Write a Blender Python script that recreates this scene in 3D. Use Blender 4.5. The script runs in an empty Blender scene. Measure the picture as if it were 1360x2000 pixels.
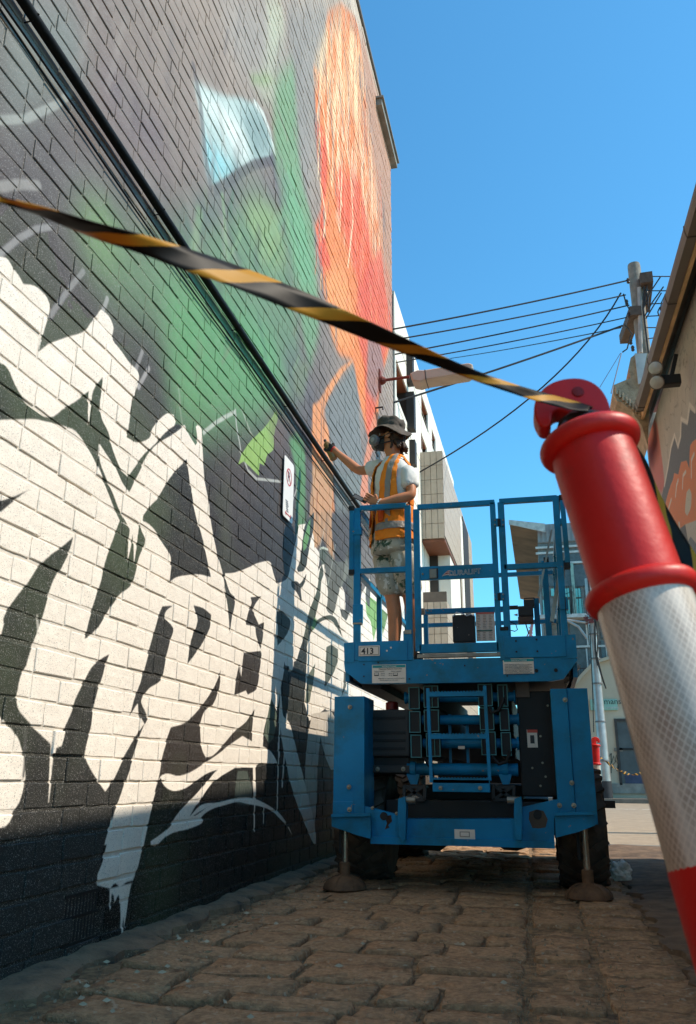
import bpy, bmesh, math, random
import numpy as np
from mathutils import Vector, Matrix, Euler
random.seed(7); rng=np.random.default_rng(11)
PI=math.pi; R=math.radians
scene=bpy.context.scene; COL=scene.collection
# ---------------------------------------------------------------- camera, world, sun, exposure
CAM_P=np.array([0.,0.,.72]); FPX=1590.
def _n(v): return v/np.linalg.norm(v)
_L=_n(np.array([1066-680.,1518-1000.,FPX])); _u=np.array([40.,-4900.,FPX]); _u=_n(_u); _u=_n(_u-_L*np.dot(_u,_L))
_r=np.cross(_u,_L); _r=_r if _r[0]>0 else -_r
RM=np.array([_r,_L,_u])
def ray(px,py): return RM@_n(np.array([px-680.,py-1000.,FPX]))
def atY(px,py,y): d=ray(px,py); return CAM_P+d*((y-CAM_P[1])/d[1])
def atX(px,py,x): d=ray(px,py); return CAM_P+d*((x-CAM_P[0])/d[0])
def atZ(px,py,z=0): d=ray(px,py); return CAM_P+d*((z-CAM_P[2])/d[2])
cam_d=bpy.data.cameras.new('camera'); cam=bpy.data.objects.new('camera',cam_d); COL.objects.link(cam)
M=Matrix.Identity(4); cr=RM@np.array([1,0,0]); cu=RM@np.array([0,-1,0]); cb=RM@np.array([0,0,-1])
for i in range(3): M[i][0]=cr[i]; M[i][1]=cu[i]; M[i][2]=cb[i]; M[i][3]=CAM_P[i]
cam.matrix_world=M; cam_d.sensor_fit='VERTICAL'; cam_d.sensor_height=24; cam_d.lens=24*FPX/2000
cam_d.clip_start=.02; cam_d.clip_end=2000
cam_d.dof.use_dof=True; cam_d.dof.focus_distance=6; cam_d.dof.aperture_fstop=6.5
scene.camera=cam
SUN=Vector((1,.10,1.16)).normalized()
world=bpy.data.worlds.new('World'); scene.world=world; world.use_nodes=True
wn=world.node_tree.nodes; wl=world.node_tree.links; wn.clear()
sky=wn.new('ShaderNodeTexSky'); sky.sky_type='NISHITA'; sky.sun_disc=False
sky.sun_elevation=math.asin(SUN.z); sky.sun_rotation=math.atan2(SUN.x,SUN.y)
sky.altitude=0; sky.air_density=1.0; sky.dust_density=.3; sky.ozone_density=1.6
bg=wn.new('ShaderNodeBackground'); bg.inputs['Strength'].default_value=.15
out=wn.new('ShaderNodeOutputWorld'); tn=wn.new('ShaderNodeMix'); tn.data_type='RGBA'; tn.blend_type='MULTIPLY'; tn.inputs[0].default_value=1; tn.inputs[7].default_value=(.40,.93,1.06,1); wl.new(sky.outputs[0],tn.inputs[6]); wl.new(tn.outputs[2],bg.inputs[0]); wl.new(bg.outputs[0],out.inputs[0])
sd=bpy.data.lights.new('sun','SUN'); sd.energy=3.2; sd.angle=R(.53); sd.color=(1,.89,.74)
sun=bpy.data.objects.new('sun',sd); COL.objects.link(sun); sun.rotation_euler=SUN.to_track_quat('Z','Y').to_euler(); sun.location=(8,0,12)
scene.view_settings.view_transform='Standard'; scene.view_settings.look='None'; scene.view_settings.exposure=.68; scene.view_settings.gamma=1
scene.view_settings.use_curve_mapping=False
scene.render.engine='CYCLES'
# ---------------------------------------------------------------- helpers
def lin(c):
    if len(c)==3 and max(c)>1: c=[v/255 for v in c]
    return tuple(((v+.055)/1.055)**2.4 if v>.04045 else v/12.92 for v in c)
class NT:
    def __init__(s,m): s.t=m.node_tree; s.n=s.t.nodes; s.l=s.t.links
    def new(s,k,**kw):
        n=s.n.new(k)
        for a,v in kw.items():
            if a.startswith('i_'): n.inputs[int(a[2:])].default_value=v
            else: setattr(n,a,v)
        return n
    def link(s,a,b): s.l.new(a,b)
def ramp(nt,fac,p0,p1,c0=(0,0,0,1),c1=(1,1,1,1)):
    r=nt.new('ShaderNodeValToRGB'); r.color_ramp.elements[0].position=p0; r.color_ramp.elements[1].position=p1
    r.color_ramp.elements[0].color=c0; r.color_ramp.elements[1].color=c1; nt.link(fac,r.inputs[0]); return r.outputs[0]
def mixc(nt,fac,a,b,mode='MIX'):
    m=nt.new('ShaderNodeMix',data_type='RGBA',blend_type=mode)
    if isinstance(fac,(int,float)): m.inputs[0].default_value=fac
    else: nt.link(fac,m.inputs[0])
    for k,v in ((6,a),(7,b)):
        if isinstance(v,(tuple,list)): m.inputs[k].default_value=(*v[:3],1)
        else: nt.link(v,m.inputs[k])
    return m.outputs[2]
MATS={}
def mat(name,col,rough=.6,metal=0,var=.18,vs=6,bump=.15,bs=70,spec=.5,dirt=None,ds=3,dlo=.5,dhi=.7,obj=0.,coat=0,trans=0,ior=1.45,chips=None,clo=.68):
    if name in MATS: return MATS[name]
    m=bpy.data.materials.new(name); m.use_nodes=True; nt=NT(m); b=nt.n['Principled BSDF']
    g=nt.new('ShaderNodeNewGeometry'); pos=g.outputs['Position']
    n1=nt.new('ShaderNodeTexNoise'); n1.inputs['Scale'].default_value=vs; n1.inputs['Detail'].default_value=6; nt.link(pos,n1.inputs['Vector'])
    c=tuple(col)
    dark=tuple(v*(1-var) for v in c); lite=tuple(min(1,v*(1+var)) for v in c)
    cc=mixc(nt,ramp(nt,n1.outputs[0],.35,.65),dark,lite)
    if obj:
        oi=nt.new('ShaderNodeObjectInfo'); hs=nt.new('ShaderNodeHueSaturation'); mp=nt.new('ShaderNodeMapRange')
        nt.link(oi.outputs['Random'],mp.inputs[0]); mp.inputs[3].default_value=1-obj; mp.inputs[4].default_value=1+obj
        nt.link(mp.outputs[0],hs.inputs['Value']); nt.link(cc,hs.inputs['Color']); cc=hs.outputs[0]
    if dirt:
        n2=nt.new('ShaderNodeTexNoise'); n2.inputs['Scale'].default_value=ds; n2.inputs['Detail'].default_value=9; n2.inputs['Roughness'].default_value=.65; nt.link(pos,n2.inputs['Vector'])
        cc=mixc(nt,ramp(nt,n2.outputs[0],dlo,dhi),cc,dirt)
    if chips:
        n3=nt.new('ShaderNodeTexNoise'); n3.inputs['Scale'].default_value=24; n3.inputs['Detail'].default_value=4; nt.link(pos,n3.inputs['Vector'])
        cc=mixc(nt,ramp(nt,n3.outputs[0],clo,clo+.015),cc,chips)
    nt.link(cc,b.inputs['Base Color'])
    b.inputs['Roughness'].default_value=rough; b.inputs['Metallic'].default_value=metal; b.inputs['Specular IOR Level'].default_value=spec
    b.inputs['Coat Weight'].default_value=coat; b.inputs['Transmission Weight'].default_value=trans; b.inputs['IOR'].default_value=ior
    if bump:
        n4=nt.new('ShaderNodeTexNoise'); n4.inputs['Scale'].default_value=bs; n4.inputs['Detail'].default_value=5; nt.link(pos,n4.inputs['Vector'])
        bp=nt.new('ShaderNodeBump'); bp.inputs['Strength'].default_value=bump; bp.inputs['Distance'].default_value=.01
        nt.link(n4.outputs[0],bp.inputs['Height']); nt.link(bp.outputs[0],b.inputs['Normal'])
    MATS[name]=m; return m
def tag(o,label=None,cat=None,group=None,kind=None):
    if label: o['label']=label
    if cat: o['category']=cat
    if group: o['group']=group
    if kind: o['kind']=kind
    return o
def empty(name,loc,label,cat,group=None,rz=0):
    o=bpy.data.objects.new(name,None); COL.objects.link(o); o.location=loc; o.rotation_euler=(0,0,rz); o.empty_display_size=.2
    return tag(o,label,cat,group)
class MB:
    """mesh builder in world (or parent-local) coordinates"""
    def __init__(s): s.v=[]; s.f=[]
    def add(s,v,f):
        k=len(s.v); s.v+= [tuple(map(float,p)) for p in v]; s.f+=[tuple(i+k for i in q) for q in f]; return s
    def box(s,a,b,bev=0):
        x0,y0,z0=[min(a[i],b[i]) for i in range(3)]; x1,y1,z1=[max(a[i],b[i]) for i in range(3)]
        if bev<=0:
            return s.add([(x0,y0,z0),(x1,y0,z0),(x1,y1,z0),(x0,y1,z0),(x0,y0,z1),(x1,y0,z1),(x1,y1,z1),(x0,y1,z1)],
              [(0,3,2,1),(4,5,6,7),(0,1,5,4),(1,2,6,5),(2,3,7,6),(3,0,4,7)])
        bm=bmesh.new(); bmesh.ops.create_cube(bm,size=1)
        for v in bm.verts: v.co=Vector((x0+(v.co.x+.5)*(x1-x0),y0+(v.co.y+.5)*(y1-y0),z0+(v.co.z+.5)*(z1-z0)))
        bmesh.ops.bevel(bm,geom=bm.edges[:],offset=min(bev,.45*min(x1-x0,y1-y0,z1-z0)),segments=2,profile=.6,affect='EDGES')
        bm.verts.index_update(); s.add([v.co[:] for v in bm.verts],[[v.index for v in f.verts] for f in bm.faces]); bm.free(); return s
    def prism(s,poly,ext):
        """poly: list of 3d pts (planar), ext: extrusion vector"""
        n=len(poly); e=Vector(ext); v=[Vector(p) for p in poly]+[Vector(p)+e for p in poly]
        return s.add(v,[tuple(range(n))[::-1],tuple(range(n,2*n))]+[(i,(i+1)%n,n+(i+1)%n,n+i) for i in range(n)])
    def tube(s,pts,r,n=8,caps=True,closed=False):
        pts=[Vector(p) for p in pts]; m=len(pts); rs=r if isinstance(r,(list,tuple)) else [r]*m
        v=[];f=[];up=None
        for i,p in enumerate(pts):
            if closed: d=(pts[(i+1)%m]-pts[i-1]).normalized()
            else: d=(pts[min(i+1,m-1)]-pts[max(i-1,0)]).normalized()
            if up is None: up=d.orthogonal().normalized()
            up=(up-d*up.dot(d)).normalized(); sd=d.cross(up)
            for k in range(n):
                a=2*PI*k/n; v.append(p+(up*math.cos(a)+sd*math.sin(a))*rs[i])
        for i in range(m if closed else m-1):
            j=(i+1)%m
            for k in range(n): f.append((i*n+k,i*n+(k+1)%n,j*n+(k+1)%n,j*n+k))
        if caps and not closed: f.append(tuple(range(n))[::-1]); f.append(tuple((m-1)*n+k for k in range(n)))
        return s.add(v,f)
    def beam(s,p,q,w,h,up=(0,0,1)):
        """rectangular bar p->q ; w across, h along 'up'"""
        p=Vector(p);q=Vector(q); d=(q-p).normalized(); u=Vector(up); u=(u-d*u.dot(d)).normalized(); sd=d.cross(u)
        v=[];
        for c in (p,q):
            for a,b in ((-1,-1),(1,-1),(1,1),(-1,1)): v.append(c+sd*a*w/2+u*b*h/2)
        return s.add(v,[(0,1,2,3),(7,6,5,4),(0,4,5,1),(1,5,6,2),(2,6,7,3),(3,7,4,0)])
    def lathe(s,prof,c,axis=(0,0,1),n=24,cap=True):
        """prof: [(r,h)...] along axis from c"""
        c=Vector(c); ax=Vector(axis).normalized(); u=ax.orthogonal().normalized(); w=ax.cross(u); v=[];f=[]
        for r,h in prof:
            for k in range(n):
                a=2*PI*k/n; v.append(c+ax*h+(u*math.cos(a)+w*math.sin(a))*r)
        for i in range(len(prof)-1):
            for k in range(n): f.append((i*n+k,i*n+(k+1)%n,(i+1)*n+(k+1)%n,(i+1)*n+k))
        if cap: f.append(tuple(range(n))[::-1]); f.append(tuple((len(prof)-1)*n+k for k in range(n)))
        return s.add(v,f)
    def loft(s,rings,cap=True):
        n=len(rings[0]); v=[p for r in rings for p in r]; f=[]
        for i in range(len(rings)-1):
            for k in range(n): f.append((i*n+k,i*n+(k+1)%n,(i+1)*n+(k+1)%n,(i+1)*n+k))
        if cap: f.append(tuple(range(n))[::-1]); f.append(tuple((len(rings)-1)*n+k for k in range(n)))
        return s.add(v,f)
    def build(s,name,m,parent=None,smooth=False,loc=None,label=None):
        me=bpy.data.meshes.new(name); me.from_pydata(s.v,[],s.f); me.materials.append(m)
        bm=bmesh.new(); bm.from_mesh(me); bmesh.ops.recalc_face_normals(bm,faces=bm.faces[:]); bm.to_mesh(me); bm.free()
        if smooth:
            me.polygons.foreach_set('use_smooth',[True]*len(me.polygons)); me.set_sharp_from_angle(angle=R(40 if smooth is True else smooth))
        o=bpy.data.objects.new(name,me); COL.objects.link(o)
        if parent is not None:
            o.parent=parent; o.matrix_parent_inverse=parent.matrix_world.inverted() if parent.type!='EMPTY' else Matrix.Identity(4)
            if parent.type=='EMPTY' : # coordinates given in world: undo the parent's location/rotation
                o.matrix_parent_inverse=(Matrix.LocRotScale(parent.location,parent.rotation_euler,None)).inverted()
        if label: o['label']=label
        return o
def copy_tree(o,parent=None):
    c=o.copy(); COL.objects.link(c)
    if parent is not None: c.parent=parent
    for ch in [x for x in bpy.data.objects if x.parent==o]: copy_tree(ch,c)
    return c
def text_mb(body,size,origin,ux=(1,0,0),uz=(0,0,1),thick=.0006,align='LEFT',sx=1.,grow=0):
    cu=bpy.data.curves.new('t','FONT'); cu.body=body; cu.size=size; cu.align_x=align; cu.extrude=thick
    cu.resolution_u=2; cu.offset=grow
    ob=bpy.data.objects.new('t',cu); COL.objects.link(ob); dg=bpy.context.evaluated_depsgraph_get(); me=bpy.data.meshes.new_from_object(ob.evaluated_get(dg))
    ux=Vector(ux).normalized(); uz=Vector(uz).normalized(); nn=ux.cross(uz); o=Vector(origin)
    mb=MB(); mb.add([o+ux*v.co.x*sx+uz*v.co.y+nn*v.co.z for v in me.vertices],[tuple(p.vertices) for p in me.polygons])
    bpy.data.objects.remove(ob); bpy.data.curves.remove(cu); bpy.data.meshes.remove(me); return mb
def V(p): return Vector([float(a) for a in p])
# ---------------------------------------------------------------- the mural: paint in wall coordinates (y,z), generated here
WX=-1.9; Y0,Y1=.6,11.12; Z0,Z1=-.15,11.1
MW,MH=2048,2190
def fbm(w,h,cells,oct=4,seed=1):
    r=np.random.default_rng(seed); acc=np.zeros((h,w),np.float32); amp=1; tot=0
    for o in range(oct):
        cx=max(2,int(cells[0]*2**o)); cy=max(2,int(cells[1]*2**o)); g=r.random((cy+2,cx+2)).astype(np.float32)
        xs=np.linspace(0,cx,w,endpoint=False); ys=np.linspace(0,cy,h,endpoint=False); xi=xs.astype(int); yi=ys.astype(int); fx=xs-xi; fy=ys-yi
        fx=(fx*fx*(3-2*fx)).astype(np.float32); fy=(fy*fy*(3-2*fy)).astype(np.float32)[:,None]
        a=g[yi][:,xi]*(1-fx)+g[yi][:,xi+1]*fx; b=g[yi+1][:,xi]*(1-fx)+g[yi+1][:,xi+1]*fx
        acc+=amp*(a*(1-fy)+b*fy); tot+=amp; amp*=.55
    return acc/tot
class Canvas:
    def __init__(s,W,H,tf):
        s.W,s.H=W,H; s.tf=tf; s.img=np.zeros((H,W,3),np.float32)
    def pts(s,P,sc=1,o=(0,0)):
        return np.array([s.tf(o[0]+x/sc,o[1]+y/sc) for x,y in P])
    def mask(s,T,blur=0):
        pad=int(blur*3)+3
        x0=max(0,int(T[:,0].min())-pad); x1=min(s.W,int(T[:,0].max())+pad+1); y0=max(0,int(T[:,1].min())-pad); y1=min(s.H,int(T[:,1].max())+pad+1)
        if x1<=x0 or y1<=y0: return None
        X=np.arange(x0,x1)+.5; Yv=np.arange(y0,y1)+.5; m=np.zeros((y1-y0,x1-x0),np.float32); n=len(T)
        sub=(0.25,0.75) if blur==0 else (.5,)
        for sy in sub:
          for sx in sub:
            mm=np.zeros(m.shape,bool); xx=X-.5+sx
            for j in range(m.shape[0]):
                yy=Yv[j]-.5+sy; a=T; b=np.roll(T,-1,0)
                c=((a[:,1]>yy)!=(b[:,1]>yy))
                if not c.any(): continue
                xs=np.sort(a[c,0]+(yy-a[c,1])*(b[c,0]-a[c,0])/(b[c,1]-a[c,1]))
                k=np.searchsorted(xs,xx); mm[j]=(k%2)==1
            m+=mm
        m/=len(sub)**2
        if blur>0: m=s.blur(m,blur)
        return m,x0,y0
    @staticmethod
    def blur(m,r):
        r=max(1,int(r))
        for _ in range(3):
            for ax in (0,1):
                p=np.concatenate([np.repeat(np.take(m,[0],ax),r+1,ax),m,np.repeat(np.take(m,[-1],ax),r,ax)],ax)
                c=np.cumsum(p,ax,dtype=np.float64); L=m.shape[ax]
                m=((np.take(c,range(2*r+1,2*r+1+L),ax)-np.take(c,range(0,L),ax))/(2*r+1)).astype(np.float32)
        return m
    def comp(s,mm,col,a=1,tex=None):
        if mm is None: return
        m,x0,y0=mm; h,w=m.shape; c=np.array(lin(col),np.float32); m=m[...,None]*a
        if tex is not None: m=m*tex[y0:y0+h,x0:x0+w,None]
        s.img[y0:y0+h,x0:x0+w]=s.img[y0:y0+h,x0:x0+w]*(1-m)+c*m
    def poly(s,P,col,sc=1,o=(0,0),blur=0,a=1,tex=None,smooth=True):
        P=[tuple(p) for p in P]
        if smooth and len(P)>5:
            Q=[];n=len(P)
            for i in range(n):
                p0,p1,p2,p3=[np.array(P[(i+k)%n],float) for k in (-1,0,1,2)]
                v1=p1-p0; v2=p2-p1; l1=np.linalg.norm(v1); l2=np.linalg.norm(v2); Q.append(tuple(p1))
                v3=p3-p2; l3=np.linalg.norm(v3)
                c1=np.dot(v1,v2)/(l1*l2+1e-9)>.6; c2=np.dot(v2,v3)/(l2*l3+1e-9)>.6
                t1=(p2-p0)/2 if c1 else v2; t2=(p3-p1)/2 if c2 else v2
                k1=l2/max(l2,np.linalg.norm(t1)); k2=l2/max(l2,np.linalg.norm(t2)); t1=t1*k1; t2=t2*k2
                for t in (.33,.66):
                    h=(2*t**3-3*t**2+1)*p1+(t**3-2*t**2+t)*t1+(-2*t**3+3*t**2)*p2+(t**3-t**2)*t2; Q.append(tuple(h))
            P=Q
        s.comp(s.mask(s.pts(P,sc,o),blur),col,a,tex)
    def stroke(s,P,col,r,sc=1,o=(0,0),a=1,soft=.6):
        """soft line, radius r in texels"""
        T=s.pts(P,sc,o); pad=int(r*2)+2
        x0=max(0,int(T[:,0].min())-pad); x1=min(s.W,int(T[:,0].max())+pad); y0=max(0,int(T[:,1].min())-pad); y1=min(s.H,int(T[:,1].max())+pad)
        if x1<=x0 or y1<=y0: return
        X,Yg=np.meshgrid(np.arange(x0,x1),np.arange(y0,y1)); d=np.full(X.shape,1e9,np.float32)
        for i in range(len(T)-1):
            p=T[i];q=T[i+1];v=q-p;L=v@v+1e-9; t=np.clip(((X-p[0])*v[0]+(Yg-p[1])*v[1])/L,0,1); d=np.minimum(d,np.hypot(X-p[0]-t*v[0],Yg-p[1]-t*v[1]))
        m=np.clip((r-d)/(r*soft),0,1); m=m*m*(3-2*m); s.comp((m.astype(np.float32),x0,y0),col,a)
def tf_left(px,py):
    p=atX(px,py,WX); return ((p[1]-Y0)/(Y1-Y0)*MW,(p[2]-Z0)/(Z1-Z0)*MH)
C=Canvas(MW,MH,tf_left)
zz=np.linspace(Z0,Z1,MH)[:,None]*np.ones((1,MW)); yy=np.ones((MH,1))*np.linspace(Y0,Y1,MW)[None]
n1=fbm(MW,MH,(9,9),4,1); n2=fbm(MW,MH,(40,12),4,2); nst=fbm(MW,MH,(160,14),4,3); nsw=fbm(MW,MH,(26,5),4,5)
def grad(keys,v):
    ks=[k for k,_ in keys]; cs=np.array([lin(c) for _,c in keys]); return np.stack([np.interp(v,ks,cs[:,i]) for i in range(3)],-1)
C.img[:]=grad([(0,(17,13,10)),(.45,(21,16,13)),(.62,(46,44,43)),(2.2,(58,56,58)),(3.2,(84,78,77)),(4.2,(116,106,101)),(5.6,(150,133,121)),(8,(176,158,142)),(11,(196,180,162))],zz+.5*(n1-.5))  # foot darkened below the shade line, upper wall lightened for sheen, in the colour
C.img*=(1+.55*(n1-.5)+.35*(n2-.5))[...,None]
s1=dict(sc=2,o=(0,0)); s2=dict(sc=2.72,o=(300,0)); s3=dict(sc=2.72,o=(0,400)); s4=dict(sc=2.72,o=(0,800)); s5=dict(sc=2.72,o=(300,500)); s6=dict(sc=2.72,o=(300,900)); s7=dict(sc=2.72,o=(0,1200)); s8=dict(sc=3.4,o=(300,1300)); sA=dict(sc=4,o=(0,1300)); sB=dict(sc=4.444,o=(480,1000))
P=C.poly; S=C.stroke
tx=np.clip(.55+1.3*(nsw-.35),0,1); ts=np.clip(.2+2.4*(nst-.32),0,1)
# upper field
P([(160,0),(330,0),(420,120),(400,300),(360,400),(250,330),(170,250)],(140,124,114),blur=30,a=.75)
P([(0,0),(140,0),(165,120),(150,180),(60,230),(0,260)],(122,130,124),blur=14,a=.8)
P([(200,110),(260,170),(330,270),(320,320),(240,260),(190,160)],(104,92,98),blur=18,a=.7)
P([(0,250),(140,300),(300,360),(330,440),(150,400),(0,330)],(116,114,114),blur=24,a=.7)
S([(0,235),(50,232),(110,205),(140,180)],(170,176,170),5,a=.6)
S([(0,365),(40,360),(75,362)],(175,175,172),6,a=.5)
P([(430,0),(520,0),(560,80),(560,160),(490,160),(440,80)],(158,152,146),blur=30,a=.7)
P([(520,0),(548,0),(556,50),(540,110),(530,150),(540,170),(560,190),(520,200),(500,170),(490,160),(515,145),(525,60)],(190,196,168),blur=14,a=.6)
P([(560,0),(630,0),(655,90),(620,150),(612,300),(600,420),(575,330),(570,160)],(140,138,134),blur=22,a=.7)
P([(487,150),(515,145),(540,155),(520,165),(495,162)],(128,158,86),blur=5,a=.7)
# pale eye shape
P([(380,160),(388,200),(396,262),(405,330),(414,374),(440,356),(470,335),(497,320),(533,312),(531,280),(515,235),(500,208),(470,192),(440,188),(410,176)],(178,196,192),blur=3)
P([(385,180),(400,182),(440,215),(470,250),(490,300),(470,320),(440,250),(400,215)],(232,236,230),blur=12,a=.85)
P([(398,270),(418,285),(450,320),(470,330),(416,370),(406,330)],(142,206,214),blur=9,a=.85)
P([(495,210),(520,240),(531,300),(500,312),(480,260),(470,220)],(118,140,138),blur=12,a=.75)
S([(378,130),(392,200),(400,290),(414,376)],(92,84,84),9,a=.7)
S([(414,376),(440,360),(470,338),(497,322),(537,312)],(92,82,84),11,a=.9)
S([(498,200),(515,225),(528,260),(536,300)],(226,232,226),8,a=.7)
S([(533,312),(545,380),(556,440),(570,500),(582,560),(592,600)],(98,88,98),20,a=.75)
# green fields
P([(540,160),(575,120),(580,250),(590,350),(612,450),(622,640),(604,720),(584,600),(566,500),(548,390),(537,300)],(110,158,106),blur=12,a=.85)
P([(548,330),(570,330),(598,450),(614,560),(590,560),(565,450)],(108,168,118),blur=8,a=.8)
P([(150,430),(240,440),(330,470),(372,440),(440,400),(500,360),(545,420),(570,520),(580,640),(590,740),(560,780),(500,820),(430,840),(370,860),(345,800),(335,700),(318,640),(240,600),(180,520)],(104,140,100),blur=26,a=.9)
P([(318,560),(400,560),(470,600),(530,660),(552,740),(520,790),(450,806),(380,816),(345,800),(335,700)],(92,158,98),blur=22,a=.95)
P([(160,410),(210,400),(240,480),(200,520),(165,470)],(118,160,96),blur=16,a=.8)
P([(470,380),(510,370),(540,420),(560,520),(520,520),(490,450)],(142,168,104),blur=14,a=.75)
P([(380,400),(470,345),(560,340),(560,390),(470,400),(400,450)],(118,110,112),blur=16,a=.7)
P([(355,440),(400,400),(430,395),(400,440),(365,480)],(78,104,96),blur=12,a=.7)
P([(740,600),(780,560),(820,580),(815,660),(790,750),(755,700)],(134,160,92),blur=8,a=.8,**s5)
P([(700,480),(800,520),(830,640),(860,760),(800,800),(740,700),(690,600)],(102,98,106),blur=18,a=.6,**s5)
# lower-left dark around letters stays; pale guide lines
S([(0,262),(100,180),(190,130),(265,118)],(168,170,170),4,a=.6,**s3)
S([(270,590),(340,480),(440,355)],(160,162,162),4,a=.55,**s3)
S([(550,560),(570,500)],(176,178,178),4,a=.7,**s3); S([(720,880),(755,780)],(170,170,170),4,a=.6,**s3)
S([(735,970),(790,870)],(175,175,175),4,a=.75,**s3)
S([(265,940),(340,880),(430,830)],(196,205,196),4,a=.75,**s5); S([(435,820),(440,900),(465,1050),(500,1140),(545,1185),(600,1190),(680,1200)],(190,195,190),3,a=.75,**s5)
S([(470,820),(510,930),(545,1000)],(178,190,172),3,a=.55,**s5); S([(130,690),(148,860),(155,900)],(140,160,136),3,a=.6,**s5)
S([(765,1220),(740,1300),(725,1360)],(186,188,186),3,a=.7,**s5)
P([(450,1110),(470,1050),(520,980),(600,900),(650,820),(662,850),(640,960),(640,1025),(602,1060),(590,1115),(562,1100),(560,1168),(520,1130),(480,1090)],(140,184,82),**s5)
P([(600,880),(660,840),(700,900),(690,1000),(650,1040),(630,960)],(112,92,88),blur=14,a=.7,**s5)
P([(720,980),(760,940),(800,1000),(805,1100),(800,1250),(790,1360),(760,1360),(760,1150)],(88,150,92),blur=4,a=.9,**s5)
P([(760,0),(810,60),(805,140),(820,200),(790,380),(760,420),(770,250)],(88,142,84),blur=6,a=.85,**s6)
# orange head of flame / hair
P([(640,30),(668,8),(695,40),(708,110),(722,240),(738,330),(752,440),(764,560),(768,640),(755,700),(742,760),(738,830),(728,880),(716,840),(700,770),(690,705),(662,690),(646,640),(632,560),(627,480),(616,446),(628,420),(625,330),(618,240),(614,130),(632,150),(638,90)],(232,136,74),blur=6)
P([(640,40),(700,60),(722,240),(738,330),(752,440),(740,560),(700,560),(660,440),(640,300),(625,200)],(246,214,176),blur=8,a=.75,tex=np.clip((nst-.5)*7,0,1))
P([(690,60),(722,240),(740,380),(764,520),(720,500),(700,300),(680,150)],(168,140,122),blur=8,a=.7,tex=np.clip((.46-nst)*8,0,1))
P([(640,60),(668,20),(700,80),(712,180),(700,250),(670,200),(650,250),(640,190),(616,180),(618,130)],(246,208,160),blur=14,a=.85,tex=ts)
P([(616,240),(632,250),(640,330),(632,440),(646,520),(630,540),(618,450),(630,400),(622,320)],(228,92,62),blur=6,a=.9)
P([(660,330),(700,340),(722,460),(728,560),(716,640),(700,560),(670,450),(655,400)],(228,84,48),blur=18,a=.75)
P([(700,560),(745,480),(764,560),(766,640),(752,700),(736,790),(728,870),(716,840),(712,720),(700,660)],(222,96,68),blur=10,a=.85)
P([(632,540),(670,520),(690,600),(680,690),(650,660)],(238,160,98),blur=14,a=.8)
for q in ([(655,60),(668,150),(676,260),(690,380)],[(640,150),(655,240),(668,340),(664,450)],[(680,90),(694,180),(706,300),(712,400)],[(628,190),(640,280),(648,360)],[(668,250),(684,330),(690,430),(680,520)],[(625,260),(622,330),(628,370),(636,420),(632,460)],[(652,120),(662,220),(658,330),(668,400)],[(690,110),(700,220),(716,340)]):
    S(q,(250,222,180),7,a=.75)
for q in ([(668,60),(680,160),(684,240)],[(645,200),(652,300),(656,380)],[(700,130),(712,240),(724,350)],[(662,160),(672,260)],[(636,120),(640,200)]):
    S(q,(150,120,104),8,a=.7)
P([(708,60),(735,190),(764,300),(766,560),(752,500),(740,380),(722,240)],(176,142,124),blur=12,a=.85,tex=np.clip(.5+tx,0,1))
P([(700,40),(735,170),(764,290),(768,640),(752,560),(738,420),(720,260)],(196,146,116),blur=10,a=.7,tex=np.clip(.3+tx,0,1))
P([(640,24),(668,6),(690,30),(700,70),(668,50),(645,90)],(186,150,124),blur=6,a=.7,tex=ts)
rr=random.Random(5)
def inor(x,y): # rough outline of the orange head
    lx=np.interp(y,[20,120,240,330,420,450,560,700],[650,618,618,626,630,618,634,690]); rx=np.interp(y,[20,110,240,330,440,560,700,860],[690,706,724,738,752,764,752,732]); return lx,rx
for k in range(230):
    y=rr.uniform(20,640); lx,rx=inor(0,y); x=rr.uniform(lx-2,rx+3); L_=rr.uniform(20,110)*(.6+.5*(y<350)); t_=y/640; w_=rr.choice((2,3,4,6))
    c_=rr.choice(((248,224,190),(240,190,132),(232,140,76),(232,116,58),(150,116,98)) if t_<.5 else ((236,140,78),(228,100,56),(236,156,92),(214,84,54),(240,184,128)))
    sl=(x-692)/1400
    S([(x,y),(x+sl*L_*.5+rr.uniform(-2,2),y+L_*.5),(x+sl*L_,y+L_)],c_,w_,a=rr.uniform(.35,.85),soft=.9)
for k in range(60): # ragged grey strokes biting into both edges
    y=rr.uniform(30,620); lx,rx=inor(0,y); lf=rr.random()<.55; x=(lx+rr.uniform(-4,5)) if lf else (rx+rr.uniform(-6,4)); L_=rr.uniform(25,80)
    S([(x,y),(x+rr.uniform(-1,3),y+L_)],rr.choice(((132,118,110),(112,100,98),(164,146,132))),rr.choice((3,5,7)),a=.8,soft=.9)
for k in range(45): # 
    x=rr.uniform(180,600); y=rr.uniform(0,460); L_=rr.uniform(40,140); a_=rr.uniform(1.1,1.9)
    S([(x,y),(x+L_*math.cos(a_),y+L_*math.sin(a_))],rr.choice(((104,94,92),(160,150,142),(122,112,104),(84,78,82),(140,130,120))),rr.choice((8,14,22)),a=rr.uniform(.15,.4),soft=1)
for k in range(26):
    x=rr.uniform(360,600); y=rr.uniform(330,720); L_=rr.uniform(30,110); a_=rr.uniform(1.2,2.1)
    S([(x,y),(x+L_*math.cos(a_),y+L_*math.sin(a_))],rr.choice(((96,140,92),(132,168,112),(78,120,88),(120,130,100),(104,160,110))),rr.choice((6,10,16)),a=rr.uniform(.2,.5),soft=.9)
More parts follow.
